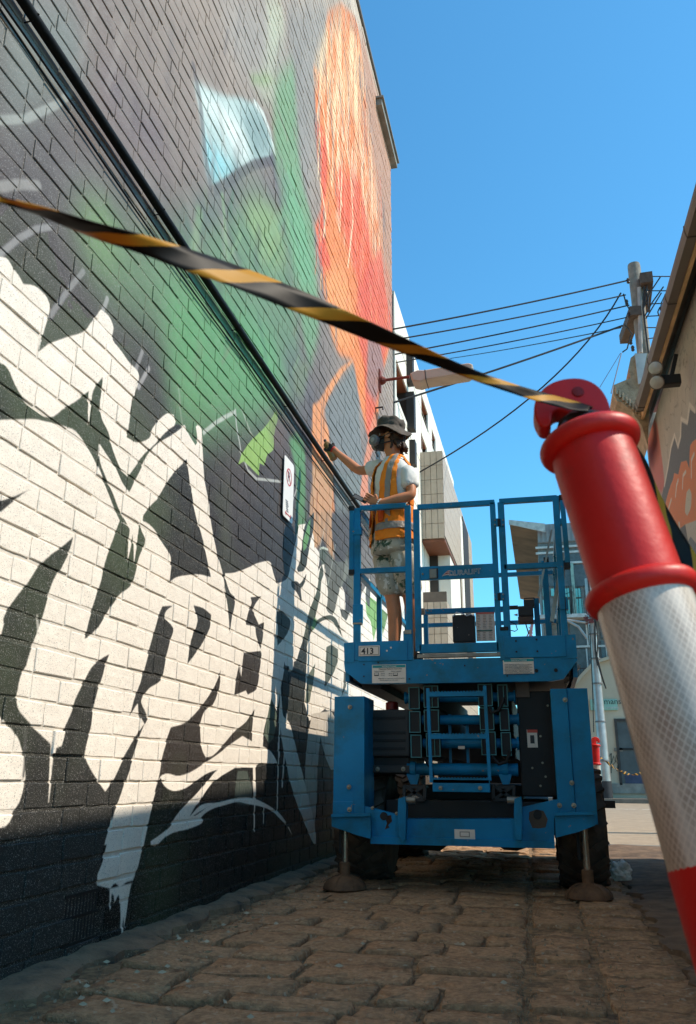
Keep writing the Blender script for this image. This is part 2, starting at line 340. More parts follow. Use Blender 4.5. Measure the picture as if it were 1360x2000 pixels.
# lower orange drapery
P([(845,790),(880,770),(920,700),(960,640),(1000,590),(1060,548),(1064,556),(1005,625),(955,705),(925,765),(912,820),(930,930),(950,1130),(962,1360),(846,1360),(850,1150),(836,960)],(228,152,98),blur=2,tex=np.clip(ts+.35,0,1),**s5)
P([(850,0),(955,0),(955,130),(945,350),(962,530),(930,480),(900,400),(880,450),(855,470),(830,300),(840,120)],(196,152,112),blur=3,tex=np.clip(ts+.25,0,1),**s6)
P([(905,840),(960,720),(1060,590),(1085,700),(1095,900),(1110,1100),(1090,1150),(960,1130),(935,930)],(124,126,124),blur=5,a=.9,**s5)
P([(960,1130),(1100,1150),(1140,1360),(970,1360)],(124,130,126),blur=8,a=.8,**s5)
P([(1120,1090),(1170,830),(1190,860),(1170,1000),(1140,1150),(1150,1360),(1100,1300)],(222,140,104),blur=3,a=.85,**s5)
P([(822,700),(842,800),(832,1100),(846,1200),(822,1360),(800,1360),(815,1120),(820,900)],(90,82,82),blur=3,a=.8,**s5)
P([(1140,420),(1200,440),(1230,620),(1180,780),(1130,700)],(134,122,118),blur=10,a=.8,**s5)
# far end, lower
P([(690,1080),(716,1060),(752,1100),(760,1260),(740,1300),(700,1200)],(122,116,112),blur=8,a=.8)
# ---- white lettering
WH=(240,233,222); DK=(52,52,50); BK=(30,30,31)
top=[(-60,250),(0,275),(40,285),(75,340),(105,380),(125,420),(185,430),(240,475),(265,520),(270,565),(240,650),(208,780),(260,740),(350,705),(445,675),(480,630),(540,555),(580,590),(605,650),(600,715),(640,770),(690,840),(730,880),(740,925),(705,1040),(690,1120),(680,1190),(675,1235),(730,1262),(790,1240),(810,1190),(850,1140),(890,1108),(925,1115),(935,1150),(925,1180),(985,1170),(1000,1213),(1040,1278),(1050,1258),(1040,1178),(1055,1168),(1070,1183),(1075,1238),(1080,1348),(1090,1468),(1110,1568),(1115,1648),(1150,1838),(1180,1948),(1195,2038),(1215,2168),(1222,2278),(1235,2188),(1250,2093),(1222,2060),(1200,1993),(1195,1958),(1250,1953),(1330,1923),(1365,1905),(1411,1893),(1428,1893),(1441,1905),(1451,1950),(1471,2010),(1500,2003),(1530,1980),(1590,1700),(1650,1690),(1672,1800),(1660,1930),(1655,1990),(1640,2160),(1630,2400),(1560,2560),(1530,2700),(1520,2900),(1440,3080),(1300,3240),(900,3250),(560,3400),(0,3330),(-60,3300)]
P(top,WH,**s3)
D=lambda q,s,c=DK: P(q,c,**s)
D([(-40,-260),(0,-248),(40,-218),(80,-128),(130,-48),(180,2),(240,37),(285,37),(330,2),(400,-43),(450,-83),(470,-98),(466,12),(470,90),(482,-8),(495,-103),(545,-173),(540,-103),(530,-28),(540,50),(575,120),(600,210),(640,310),(680,358),(720,300),(770,235),(830,175),(880,120),(945,75),(975,90),(930,125),(860,165),(815,200),(780,250),(740,330),(688,437),(650,390),(610,300),(570,240),(530,180),(527,260),(540,310),(570,380),(600,440),(630,520),(680,615),(660,600),(640,590),(600,500),(560,400),(520,300),(490,240),(450,170),(400,110),(350,90),(300,75),(230,60),(180,50),(100,52),(-40,55)],s4)
D([(640,590),(685,625),(690,650),(683,700),(678,810),(698,720),(705,660),(710,720),(712,822),(725,740),(740,620),(750,610),(752,640),(775,700),(740,780),(710,900),(690,940),(640,980),(600,1030),(540,1130),(520,1160),(480,1200),(452,1218),(470,1140),(500,1030),(540,900),(560,800),(590,720),(620,640)],s4)
D([(990,262),(1000,310),(1020,450),(1040,560),(1080,700),(1120,890),(1060,875),(990,880),(940,890),(900,915),(910,820),(905,770),(860,700),(830,650),(800,615),(760,590),(765,560),(810,500),(840,470),(880,400),(920,340),(970,290)],s4)
D([(-40,500),(80,460),(162,420),(110,455),(60,495),(20,530),(-40,570)],s4)
D([(392,678),(375,740),(350,790),(320,850),(290,900),(255,1000),(225,1110),(190,1210),(160,1290),(140,1360),(110,1418),(95,1488),(90,1583),(160,1668),(240,1748),(275,1788),(265,1888),(262,1988),(258,2103),(268,2038),(280,1888),(290,1798),(320,1788),(335,1738),(345,1688),(380,1608),(400,1538),(440,1458),(480,1378),(530,1330),(580,1300),(560,1358),(545,1418),(520,1488),(500,1568),(485,1688),(460,1788),(455,1858),(490,1928),(530,1988),(560,2030),(590,1988),(640,1878),(690,1788),(740,1708),(768,1665),(740,1738),(700,1868),(650,2018),(610,2138),(560,2288),(525,2448),(510,2560),(500,3200),(-60,3300),(-60,2225),(30,2213),(80,2128),(110,2078),(137,1968),(130,1858),(100,1748),(60,1698),(0,1633),(-60,1600),(-60,1330),(0,1218),(22,1140),(20,1110),(50,1050),(100,980),(150,920),(200,840),(270,770),(330,730)],s4)
D([(865,1045),(922,1042),(885,1070),(880,1110),(922,1162),(905,1230),(880,1330),(855,1438),(800,1475),(770,1510),(752,1555),(785,1630),(768,1672),(740,1620),(735,1560),(720,1580),(693,1628),(715,1540),(750,1440),(790,1290),(830,1150),(850,1080)],s4)
D([(1028,1040),(1080,1055),(1122,1090),(1115,1160),(1070,1250),(1030,1310),(998,1352),(1015,1230),(1045,1120)],s4)
HK=(54,48,44)
D([(825,930),(845,850),(860,760),(880,690),(910,600),(980,580),(1020,545),(1060,500),(1110,430),(1150,360),(1172,298),(1165,390),(1130,480),(1090,510),(1065,580),(1065,650),(1075,720),(1095,760),(1130,750),(1190,690),(1250,620),(1310,570),(1352,503),(1340,620),(1338,674),(1290,645),(1240,680),(1160,740),(1080,795),(1010,838),(950,858),(890,845),(850,862)],s7,HK)
D([(480,1020),(570,1010),(575,1030),(560,1150),(545,1215),(500,1242),(490,1220),(430,1246),(440,1160),(458,1080),(465,1150),(475,1060)],s6,HK)
D([(515,725),(574,720),(540,760),(530,800),(560,870),(587,858),(580,940),(570,1000),(545,930),(540,880),(490,870),(500,810),(520,760)],s6,HK)
D([(270,865),(310,860),(350,890),(390,950),(370,1040),(330,1100),(275,1160),(272,1000)],sB)
# dark base to the right of the stem and below the right letters
D([(825,930),(850,868),(880,915),(920,938),(970,930),(1010,910),(1060,870),(1110,840),(1160,825),(1250,815),(1360,815),(1490,1060),(1360,1500),(700,2400),(640,2400),(725,1360),(760,1200),(800,1030)],s7,(22,20,19))
D([(440,690),(540,680),(670,690),(705,650),(760,650),(822,650),(800,600),(770,560),(728,535),(735,430),(760,330),(780,220),(820,300),(850,130),(865,40),(1010,40),(1060,200),(1050,330),(1240,330),(1600,330),(1600,1500),(440,1500)],s8,(20,19,18))
D([(560,700),(620,700),(660,820),(640,930),(560,920),(540,860)],s8,(74,84,78))
D([(780,220),(822,330),(800,480),(770,520),(735,460)],s8,(86,100,88))
# central darks
D([(350,1330),(375,1340),(380,1440),(410,1350),(415,1300),(470,1270),(490,1180),(525,1150),(530,1250),(540,1400),(525,1700),(560,2000),(420,2000),(400,1900),(350,1700),(320,1560),(330,1400)],sB,(48,50,52))
D([(395,605),(440,600),(470,625),(500,590),(525,540),(540,555),(500,640),(478,670),(490,792),(465,740),(445,700),(400,650)],sB)
D([(530,900),(560,850),(600,740),(625,620),(650,540),(660,450),(640,380),(660,300),(740,380),(770,440),(760,520),(740,600),(725,590),(680,462),(645,540),(625,700),(602,790),(612,900),(642,912),(600,960),(560,1060),(535,1120),(525,1000)],sB,(84,92,80))
D([(455,520),(445,490),(470,440),(480,350),(490,300),(500,200),(520,100),(590,0),(588,150),(560,270),(535,400),(525,470),(500,512)],sB,(50,56,50))
D([(500,250),(520,180),(540,100),(560,60),(555,200),(530,300),(500,340)],sB,(92,150,84))
P([(600,1320),(590,1500),(565,1720),(525,1720),(530,1600),(560,1400)],(82,96,80),**sB)
P([(695,1160),(750,1148),(797,1182),(795,1260),(760,1380),(688,1512),(692,1300)],(96,102,92),**sB)
P([(770,440),(830,480),(880,400),(900,520),(830,650),(780,800),(745,860),(700,840),(735,640)],(120,122,112),blur=2,**sB)
P([(810,670),(835,645),(862,700),(860,780),(842,905),(835,870),(822,925),(780,900),(775,800)],WH,**sB)
P([(640,910),(700,880),(770,905),(810,960),(840,1080),(820,1040),(780,960),(720,922),(660,935)],(104,104,96),**sB)
P([(845,1080),(900,1100),(1067,1450),(1200,1700),(1200,1900),(770,1730),(700,1720),(690,1520),(800,1300)],WH,**sB)
P([(862,1380),(850,1500),(820,1600),(846,1590),(862,1500)],(120,124,112),**sB); P([(1010,1500),(1035,1500),(1030,1700),(1000,1700)],(100,150,90),**sB)
sC=dict(sc=2.5,o=(488,840))
P([(268,900),(270,760),(285,660),(300,600),(320,570),(342,605),(335,690),(350,660),(365,655),(395,720),(400,800),(415,870),(440,768),(465,800),(465,880),(490,890),(560,940),(760,1010),(760,1400),(600,1420),(410,1330),(290,1420),(262,1300),(262,1100)],WH,**sC)
P([(352,655),(340,700),(325,790),(295,870),(278,940),(262,1010),(240,1110),(262,1130),(282,1010),(310,950),(330,870),(345,800),(350,740),(362,700)],(74,82,68),**sC)
P([(365,655),(380,600),(420,640),(470,640),(455,720),(440,770),(420,860),(405,905),(376,880),(382,790)],(98,98,90),**sC)
P([(270,1100),(285,1030),(305,980),(340,940),(380,925),(410,940),(438,990),(452,1012),(435,950),(420,918),(390,903),(340,920),(300,955),(272,1000)],(70,74,62),**sC)
P([(375,1060),(400,1047),(430,1070),(429,1130),(402,1200),(367,1256),(370,1150)],(88,94,82),**sC)
P([(320,1140),(312,1230),(292,1330),(270,1330),(284,1200)],(104,112,96),**sC)
P([(440,872),(490,886),(470,932),(450,910)],(84,84,78),**sC); P([(462,1180),(474,1190),(470,1250),(448,1310),(458,1240)],(96,98,90),**sC)
P([(300,960),(318,915),(330,930),(312,975)],(96,150,74),blur=1,**sC)
P([(268,1010),(280,1080),(275,1200),(268,1330),(275,1420),(150,1420),(160,1300),(170,1130),(200,1240),(235,1100),(255,1040)],(40,44,42),**sC)
S([(345,580),(360,575),(382,585)],(205,214,198),3,a=.8,sc=2.5,o=(488,840)); S([(415,560),(395,700),(380,760)],(190,196,184),1.6,a=.8,sc=2.5,o=(488,840)); S([(365,480),(345,560),(335,640)],(190,190,176),1.6,a=.8,sc=2.5,o=(488,840))
# far right end white and green shards (seen through the rails)
P([(700,1180),(722,1130),(740,1170),(766,1190),(790,1260),(780,1330),(745,1400),(700,1340)],WH)
P([(715,1160),(742,1180),(738,1215),(730,1252),(725,1215),(716,1200)],(124,176,92)); P([(742,1185),(758,1200),(748,1240)],(108,150,88))
P([(716,1130),(724,1140),(722,1190),(714,1170)],(90,92,90))
# lower right shapes in the shade
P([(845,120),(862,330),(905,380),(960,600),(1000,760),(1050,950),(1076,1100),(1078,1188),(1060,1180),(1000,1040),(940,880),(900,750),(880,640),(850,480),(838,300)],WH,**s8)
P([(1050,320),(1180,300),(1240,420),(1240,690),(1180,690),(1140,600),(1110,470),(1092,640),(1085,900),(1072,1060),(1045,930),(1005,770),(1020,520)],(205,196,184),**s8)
for a,b,w in (((830,520),(822,970),3),((885,330),(855,800),4),((668,690),(672,885),6),((672,885),(668,1095),3),((733,920),(731,1045),2),((842,230),(832,600),4)):
    S([a,((a[0]+b[0])/2,(a[1]+b[1])/2),b],WH,w,soft=.4,**s8)
# stem of the lowest letter with drips
P([(960,985),(1215,985),(1175,1150),(1100,1500),(1048,1680),(1000,1690),(940,1730),(905,1700),(862,1742),(800,1728),(765,1716),(758,1640),(800,1530),(850,1330),(890,1150)],WH,**sA)
P([(860,1742),(1035,1700),(1020,1760),(990,1960),(978,2060),(970,1960),(962,2100),(950,2200),(946,1980),(942,1860),(930,1790),(910,1830),(900,1862),(892,1800),(878,1780),(868,1900),(860,1912)],WH,**sA)
# swoosh
P([(1160,822),(1100,890),(1040,960),(980,1020),(930,1080),(900,1130),(850,1170),(798,1205),(800,1225),(830,1232),(870,1190),(920,1160),(1000,1140),(1070,1110),(1080,1085),(1030,1070),(1110,1020),(1170,1000),(1075,1010),(1010,1075),(1040,1020),(1060,1000),(1100,930),(1160,870),(1250,815)],WH,**s7)
P([(220,1062),(290,1040),(340,985),(400,950),(480,925),(560,905),(620,918),(700,933),(780,962),(845,1025),(882,1058),(884,1046),(830,975),(760,926),(680,886),(600,874),(480,896),(380,926),(300,985),(250,1015)],WH,**s8)
P([(886,1068),(898,1072),(922,1130)],WH,smooth=False,**s8)
P([(195,0),(205,0),(212,60),(200,100)],(170,170,160),smooth=False,**s7)
S([(200,1690),(190,1980),(180,2060)],(86,86,84),3,a=.8,sc=4,o=(0,1000))
C.img*=(1+.10*(fbm(MW,MH,(300,300),2,9)-.5)+.14*(n2-.5))[...,None]
gd=np.clip((C.img[...,1]-np.maximum(C.img[...,0],C.img[...,2]))*8,0,1)[...,None]; lum_=(C.img@np.array([.3,.55,.15],np.float32))[...,None]; C.img=C.img*(1-.15*gd)+lum_*.17*gd
# green tinges inside the dark strokes
gm=np.clip((n1-.55)*5,0,1)*(zz<3)*(C.img.mean(-1)<.08); C.img=C.img*(1-gm[...,None]*.5)+np.array(lin((84,98,70)))*gm[...,None]*.5
def make_image(name,img):
    h,w,_=img.shape; im=bpy.data.images.new(name,w,h,alpha=False,float_buffer=False)
    s=np.clip(img,0,1); s=np.where(s<=.0031308,s*12.92,1.055*s**(1/2.4)-.055)
    b=np.ones((h,w,4),np.float32); b[...,:3]=s; im.pixels.foreach_set(b.ravel()); im.update(); im.pack(); return im
def mural_mat(name,im,axis,u0,u1,v0,v1,rough=.55,mortar=False,spec=.2):
    m=bpy.data.materials.new(name); m.use_nodes=True; nt=NT(m); b=nt.n['Principled BSDF']
    g=nt.new('ShaderNodeNewGeometry'); sp=nt.new('ShaderNodeSeparateXYZ'); nt.link(g.outputs['Position'],sp.inputs[0]); cb=nt.new('ShaderNodeCombineXYZ')
    for k,(src,a,bb) in enumerate(((sp.outputs[axis],u0,u1),(sp.outputs[2],v0,v1))):
        mp=nt.new('ShaderNodeMapRange'); mp.clamp=False; mp.inputs[1].default_value=a; mp.inputs[2].default_value=bb; nt.link(src,mp.inputs[0]); nt.link(mp.outputs[0],cb.inputs[k])
    t=nt.new('ShaderNodeTexImage'); t.image=im; t.extension='EXTEND'; t.interpolation='Linear'; nt.link(cb.outputs[0],t.inputs[0])
    c=t.outputs[0]
    n=nt.new('ShaderNodeTexNoise'); n.inputs['Scale'].default_value=55; n.inputs['Detail'].default_value=8; n.inputs['Roughness'].default_value=.7; nt.link(g.outputs['Position'],n.inputs['Vector'])
    nb=nt.new('ShaderNodeTexNoise'); nb.inputs['Scale'].default_value=230; nb.inputs['Detail'].default_value=3; nt.link(g.outputs['Position'],nb.inputs['Vector'])
    # pale specks: bare grit, plus sun sparkle painted into the colour
    c=mixc(nt,ramp(nt,nb.outputs[0],.60,.66),c,tuple(lin((215,210,200))) if mortar else tuple(lin((150,147,142))))
    if mortar: c=mixc(nt,.18,c,tuple(lin((90,86,80))))
    nt.link(c,b.inputs['Base Color']); b.inputs['Roughness'].default_value=rough; b.inputs['Specular IOR Level'].default_value=spec
    ad=nt.new('ShaderNodeMath',operation='MULTIPLY_ADD'); nt.link(nb.outputs[0],ad.inputs[0]); ad.inputs[1].default_value=.35; nt.link(n.outputs[0],ad.inputs[2])
    bp=nt.new('ShaderNodeBump'); bp.inputs['Strength'].default_value=.9 if mortar else .55; bp.inputs['Distance'].default_value=.006 if mortar else .004; nt.link(ad.outputs[0],bp.inputs['Height']); nt.link(bp.outputs[0],b.inputs['Normal'])
    return m
C.img*=np.array([1.04,1.0,.96],np.float32)
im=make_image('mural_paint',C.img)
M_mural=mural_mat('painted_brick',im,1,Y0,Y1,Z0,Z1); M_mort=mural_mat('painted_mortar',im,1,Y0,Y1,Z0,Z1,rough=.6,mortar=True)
# ---------------------------------------------------------------- left brick building
LB=empty('brick_building',(WX,6,0),'tall painted brick building whose side wall carries the spray painted mural and white lettering','building')
YW0,YW1,ZW1=-2.0,11.1,11.0
MB().box((WX-.005,YW0,-.1),(WX-.3,YW1-.01,ZW1)).build('mortar_wall',M_mort,LB)
PITCH=.102; JT=.0075
# brick variants: x forward (0 = face), y length .5 each side, z height
def brick_var(seed,n=3):
    r=random.Random(seed); out=[];L=.5;H=.5
    per=[]
    for k in range(n*2): per.append((-L+2*L*k/(n*2),-H))
    for k in range(2): per.append((L,-H+2*H*k/2))
    for k in range(n*2): per.append((L-2*L*k/(n*2),H))
    for k in range(2): per.append((-L,H-2*H*k/2))
    back=[];mid=[];front=[]
    for (a,b) in per:
        j=1-r.random()*.045; jb=1-r.random()*.09
        sa=.985 if abs(a)==L and abs(b)==H else 1
        back.append((-.03,a,b)); ja=1-r.random()*.022; jb_=1-r.random()*.075; mid.append((-.002,a*ja*sa,b*jb_*sa)); front.append((0+r.uniform(-.0010,.0010),a*.978*ja*sa,b*.93*jb_*sa))
    m=len(per); v=back+mid+front+[(.0008,0,0)]
    f=[]
    for k in range(m):
        k2=(k+1)%m; f.append((k,k2,m+k2,m+k)); f.append((m+k,m+k2,2*m+k2,2*m+k)); f.append((2*m+k,2*m+k2,3*m))
    return v,f
variants=[brick_var(s,2) for s in range(10)]
bmeshes=[]
for i,(v,f) in enumerate(variants):
    me=bpy.data.meshes.new('brick'); me.from_pydata(v,[],f); me.materials.append(M_mural)
    bm=bmesh.new(); bm.from_mesh(me); bmesh.ops.recalc_face_normals(bm,faces=bm.faces[:]); bm.to_mesh(me); bm.free(); bmeshes.append(me)
bricks=[]
row=0; z=-.03
VENT=(3.235,3.50,.06,.262)
while z<ZW1-.02:
    zc=z+PITCH/2; y=YW0-random.random()*.28
    while y<YW1:
        L=.262+random.uniform(-.02,.025)
        if random.random()<.2: L=random.choice((.13,.19))
        if y+L>YW1-.06: L=YW1-y+.0001
        if y+L>YW0 and L>.03:
            y0=max(y,YW0); y1=min(y+L,YW1); yc=(y0+y1)/2
            if not (VENT[0]-.03<yc<VENT[1]+.03 and VENT[2]<zc<VENT[3]): bricks.append((yc,zc+.004*math.sin(yc*1.3+row*.7)+.002*math.sin(yc*5+row*2.1)+random.uniform(-.0012,.0012),y1-y0-.0035,PITCH-JT-.001+random.uniform(-.003,.002),random.uniform(-.0025,.0025)+(.004 if random.random()<.03 else 0),random.uniform(-.008,.008)))
        y+=L
    z+=PITCH; row+=1
def parea(b):
    d=np.array([WX,b[0],b[1]])-CAM_P; c=RM.T@d
    if c[2]<.2: return 0
    px=680+FPX*c[0]/c[2]; py=1000+FPX*c[1]/c[2]
    if px<-60 or px>1400 or py<-60 or py>2060: return 0
    return b[2]*b[3]*abs(d[0])/np.linalg.norm(d)**3
order=sorted(range(len(bricks)),key=lambda i:-parea(bricks[i])); near=set(order[:300])
sv=[];sf=[]
for i,(yc,zc,L,H,dx,rt) in enumerate(bricks):
    vi=random.randrange(10)
    if i in near:
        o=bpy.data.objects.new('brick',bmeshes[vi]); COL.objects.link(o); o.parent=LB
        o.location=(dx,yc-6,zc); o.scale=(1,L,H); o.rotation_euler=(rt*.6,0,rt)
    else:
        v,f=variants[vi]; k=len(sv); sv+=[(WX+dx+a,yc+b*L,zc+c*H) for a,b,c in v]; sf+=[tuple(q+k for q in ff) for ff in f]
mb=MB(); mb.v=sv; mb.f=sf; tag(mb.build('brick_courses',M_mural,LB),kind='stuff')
# body of the building, cap, rainwater box at the corner
M_end=mat('end_render',lin((120,112,104)),.8)
MB().box((WX-.013,-14,-.1),(WX-.3,YW0-.001,ZW1)).build('near_wall',M_mort,LB)
MB().box((WX-.31,-14,-.1),(WX-6,YW1-.02,ZW1-.05)).build('building_body',M_end,LB)
MB().box((WX-.34,-14,ZW1),(WX+.03,YW1+.02,ZW1+.07),.01).build('parapet_cap',mat('zinc_cap',lin((110,108,104)),.5,.3),LB)
b0=V(atX(744,182,WX+.02)); 
e0_=atX(746,184,WX+.09); e1_=atX(763,262,WX+.09)
MB().box((WX-.3,float(e0_[1]),float(e1_[2])-.12),(WX+.09,YW1+.14,float(e1_[2])),.006).box((WX-.3,float(e0_[1])-.03,float(e1_[2])),(WX+.12,YW1+.17,float(e1_[2])+.03)).build('eaves_box',mat('eaves_grey',lin((128,126,118)),.7),LB)
# air vent low in the wall
AV=MB().box((WX-.05,VENT[0],VENT[2]+.005),(WX-.03,VENT[1],VENT[3]-.02))
av=AV.build('air_vent',mat('vent_black',lin((26,26,27)),.6),LB)
for zr in (0,1):
    for k in range(10):
        yy0=VENT[0]+.008+k*.0258; MB().box((WX-.03,yy0,VENT[2]+.012+zr*.093),(WX-.004,yy0+.013,VENT[2]+.093+zr*.093),.002).build('slat',MATS['vent_black'],av)
    
MB().box((WX-.03,VENT[0]-.004,VENT[2]+.098),(WX-.002,VENT[1]+.004,VENT[2]+.11)).box((WX-.03,VENT[0]-.004,VENT[2]),(WX-.002,VENT[1]+.004,VENT[2]+.01)).box((WX-.03,VENT[0]-.004,VENT[3]-.022),(WX-.002,VENT[1]+.004,VENT[3]-.01)).build('vent_frame',MATS['vent_black'],av)
# ---------------------------------------------------------------- ground
def plane_grid(name,x0,x1,y0,y1,nx,ny,fz,m,kind='structure'):
    v=[];f=[]
    for j in range(ny+1):
        for i in range(nx+1):
            x=x0+(x1-x0)*i/nx; y=y0+(y1-y0)*j/ny; v.append((x,y,fz(x,y)))
    for j in range(ny):
        for i in range(nx): a=j*(nx+1)+i; f.append((a,a+1,a+nx+2,a+nx+1))
    mb=MB(); mb.v=v; mb.f=f; o=mb.build(name,m,smooth=True)
    if kind: o['kind']=kind
    return o
from mathutils import noise as mn
def nz(x,y,s,seed=0): return mn.noise(Vector((x*s,y*s,seed*7.3)))
M_bed=mat('sandy_joint',lin((150,118,84)),.95,var=.35,vs=30,bump=1,bs=160,dirt=lin((76,64,52)),ds=9,dlo=.5,dhi=.75)
M_bed.node_tree.nodes['Bump'].inputs['Distance'].default_value=.012
M_stone=mat('bluestone',lin((172,134,99)),.85,var=.2,vs=48,bump=1.,bs=110,dirt=lin((118,92,69)),ds=16,dlo=.48,dhi=.72,obj=.07,chips=lin((176,152,124)),clo=.64,spec=.25)
M_stone.node_tree.nodes['Bump'].inputs['Distance'].default_value=.009
M_conc=mat('old_concrete',lin((138,110,84)),.85,var=.25,vs=12,bump=.9,bs=90,dirt=lin((62,56,48)),ds=6)
M_asph=mat('worn_asphalt',lin((122,98,76)),.9,var=.25,vs=8,bump=1,bs=220,dirt=lin((70,56,43)),ds=3,chips=lin((120,110,96)),clo=.72)
M_road=mat('street_asphalt',lin((158,138,114)),.85,var=.12,vs=4,bump=.6,bs=200,chips=lin((190,172,148)),clo=.66)
gr=plane_grid('ground',-400,400,-200,600,4,4,lambda x,y:-.14,mat('distant_ground',lin((150,132,110)),.9))
lane=plane_grid('cobbled_lane',-1.98,1.4,-1.5,10.25,60,160,lambda x,y:-.015+.007*nz(x,y,3)+.005*nz(x,y,17,2),M_bed)
lane['label']='sandy bed of the cobbled lane with its bluestone setts'
smesh=[]
def stone_mesh(seed):
    r=random.Random(seed); n=16; rings=[]
    def ring(sc,z,jit):
        out=[]
        for k in range(n):
            a=2*PI*k/n; c,s=math.cos(a),math.sin(a); e=.2
            x=math.copysign(abs(c)**e,c)*.5; y=math.copysign(abs(s)**e,s)*.5
            out.append((x*sc+offs[k][0]*jit,y*sc+offs[k][1]*jit,z+r.uniform(-.006,.006)*(z>-.02)))
        return out
    offs=[(r.uniform(-.022,.018),r.uniform(-.032,.024)) for _ in range(n)]
    a=ring(1.0,-.09,1);b=ring(1.0,-.016,1);c=ring(.985,-.006,1);d=ring(.95,-.0005,.97);e2=ring(.5,.004+r.uniform(-.006,.004),.4)
    v=a+b+c+d+e2+[(0,0,.004+r.uniform(-.004,.004))]; f=[]
    for i in range(4):
        for k in range(n): f.append((i*n+k,i*n+(k+1)%n,(i+1)*n+(k+1)%n,(i+1)*n+k))
    for k in range(n): f.append((4*n+k,4*n+(k+1)%n,5*n))
    me=bpy.data.meshes.new('stone'); me.from_pydata(v,[],f); me.materials.append(M_stone); me.polygons.foreach_set('use_smooth',[True]*len(me.polygons)); return me
smesh=[stone_mesh(s) for s in range(10)]
def stone(x0,x1,y0,y1,z=0,tx=0,ty=0,rz=0):
    o=bpy.data.objects.new('stone',random.choice(smesh)); COL.objects.link(o); o.parent=lane
    o.location=((x0+x1)/2,(y0+y1)/2,z); o.scale=((x1-x0),(y1-y0),1.1); o.rotation_euler=(tx,ty,rz+(PI if random.random()<.5 else 0))
ys=[1.45,1.72,2.0,2.28,2.56,2.85,3.03,3.28,3.55,3.82,4.13,4.37,4.66,4.96,5.28]
while ys[-1]<10.1: ys.append(ys[-1]+random.uniform(.24,.31))
for i in range(len(ys)-1):
    ya,yb=ys[i],ys[i+1]; y_=ya; dr=-.0042*i; x=-.085+dr+random.uniform(-.012,.008)
    first=True
    while x>-1.72:
        L=random.choice((.22,.3,.38,.42,.45))*random.uniform(.92,1.08); xa=x-L
        if xa<-1.66: xa=-1.70+random.uniform(-.05,.08)
        if x-xa>.1:
            lf=max(0,(-x-.85))*.045*(1 if y_<4.2 else .4)
            sl=-.05*(x+.9)
            stone(xa+.007,x-.007,ya+.005+random.uniform(0,.010),yb-.005,z=-.002+random.uniform(-.006,.006)+random.random()*lf,tx=random.uniform(-.02,.02)+lf*random.uniform(-.8,1.2),ty=random.uniform(-.025,.02)+lf*random.uniform(-1.6,.2),rz=random.uniform(-.015,.015)-.05*(x<-1))
        x=xa-.0
    yc=(ya+yb)/2
    if i%1==0:
        for (xa,xb,sh) in ((-.070+dr,.165+dr*.5,.06),(.180+dr*.5,.47,.12)):
            s=random.uniform(.0,.03)
            stone(xa+random.uniform(-.01,.01),xb+random.uniform(-.02,.02),ya+sh+.008,yb+sh-.008,z=-.004+random.uniform(-.012,.007),tx=random.uniform(-.03,.03),ty=random.uniform(-.02,.03),rz=random.uniform(-.04,.04))
# concrete strip against the wall, broken edge
def strip(name,m,xa,xb,yy,top,seed,jit=.05,inner=+1):
    v=[];f=[];n=len(yy);K=5
    for j,y in enumerate(yy):
        e=xb+jit*nz(0,y,2.3,seed)+jit*.6*nz(0,y,9,seed+1)
        for k in range(K+1):
            t=k/K; x=xa+(e-xa)*t; zt=top+(.015*(1-t))*(inner>0)+.016*nz(x,y,6,seed)+.008*nz(x,y,19,seed)-.012*(t>.85)
            v.append((x,y,zt))
        v.append((e+.012*inner,y,-.05))
    for j in range(n-1):
        for k in range(K+1): a=j*(K+2)+k; f.append((a,a+1,a+K+3,a+K+2))
    mb=MB(); mb.v=v; mb.f=f; return tag(mb.build(name,m,smooth=True),kind='structure')
yy=[1+.06*k for k in range(152)]
strip('concrete_edging',M_conc,-1.93,-1.76,yy,.024,3,jit=.15)
strip('asphalt_strip',M_asph,1.5,.50,yy,.018,8,jit=.12,inner=-1)
# litter and grit on the lane: uncountable crumbs
mb=MB()
for k in range(4200):
    y=2+ (random.random()**1.5)*6; x=random.choice((random.gauss(-1.62,.12),random.uniform(-1.7,1.0),random.gauss(.17,.06),random.gauss(-.13,.03))); s=random.uniform(.0015,.0045)*(1+(random.random()<.06)*1.3)
    zz0=.012 if x>-1.7 else .02; a=random.random()*6
    mb.add([(x+s*math.cos(a),y+s*math.sin(a),zz0-.012),(x-s*.8*math.sin(a),y+s*.7*math.cos(a),zz0-.01),(x-s*math.cos(a),y-s*math.sin(a),zz0-.012),(x,y,zz0+s*.7-.006)],[(0,1,3),(1,2,3),(2,0,3)])
tag(mb.build('grit',mat('grit',lin((150,130,104)),.9,obj=0)),'fine pale grit and crumbs lying between the setts',None,kind='stuff')
mb=MB()
for k in range(130):
    y=2.6+(random.random()**1.6)*5; x=random.choice((random.gauss(-1.6,.09),random.gauss(-1.5,.2),random.uniform(-1.4,.9))); a=random.random()*6; l=random.uniform(.008,.02); w=random.uniform(.002,.007)
    c,s=math.cos(a),math.sin(a); mb.add([(x+c*l,y+s*l,.02),(x-s*w,y+c*w,.028),(x-c*l,y-s*l,.021),(x+s*w,y-c*w,.016)],[(0,1,2,3)])
tag(mb.build('leaf_litter',mat('dry_leaf',lin((176,158,132)),.9)),'dry leaf scraps and paper bits along the foot of the wall',None,kind='stuff')
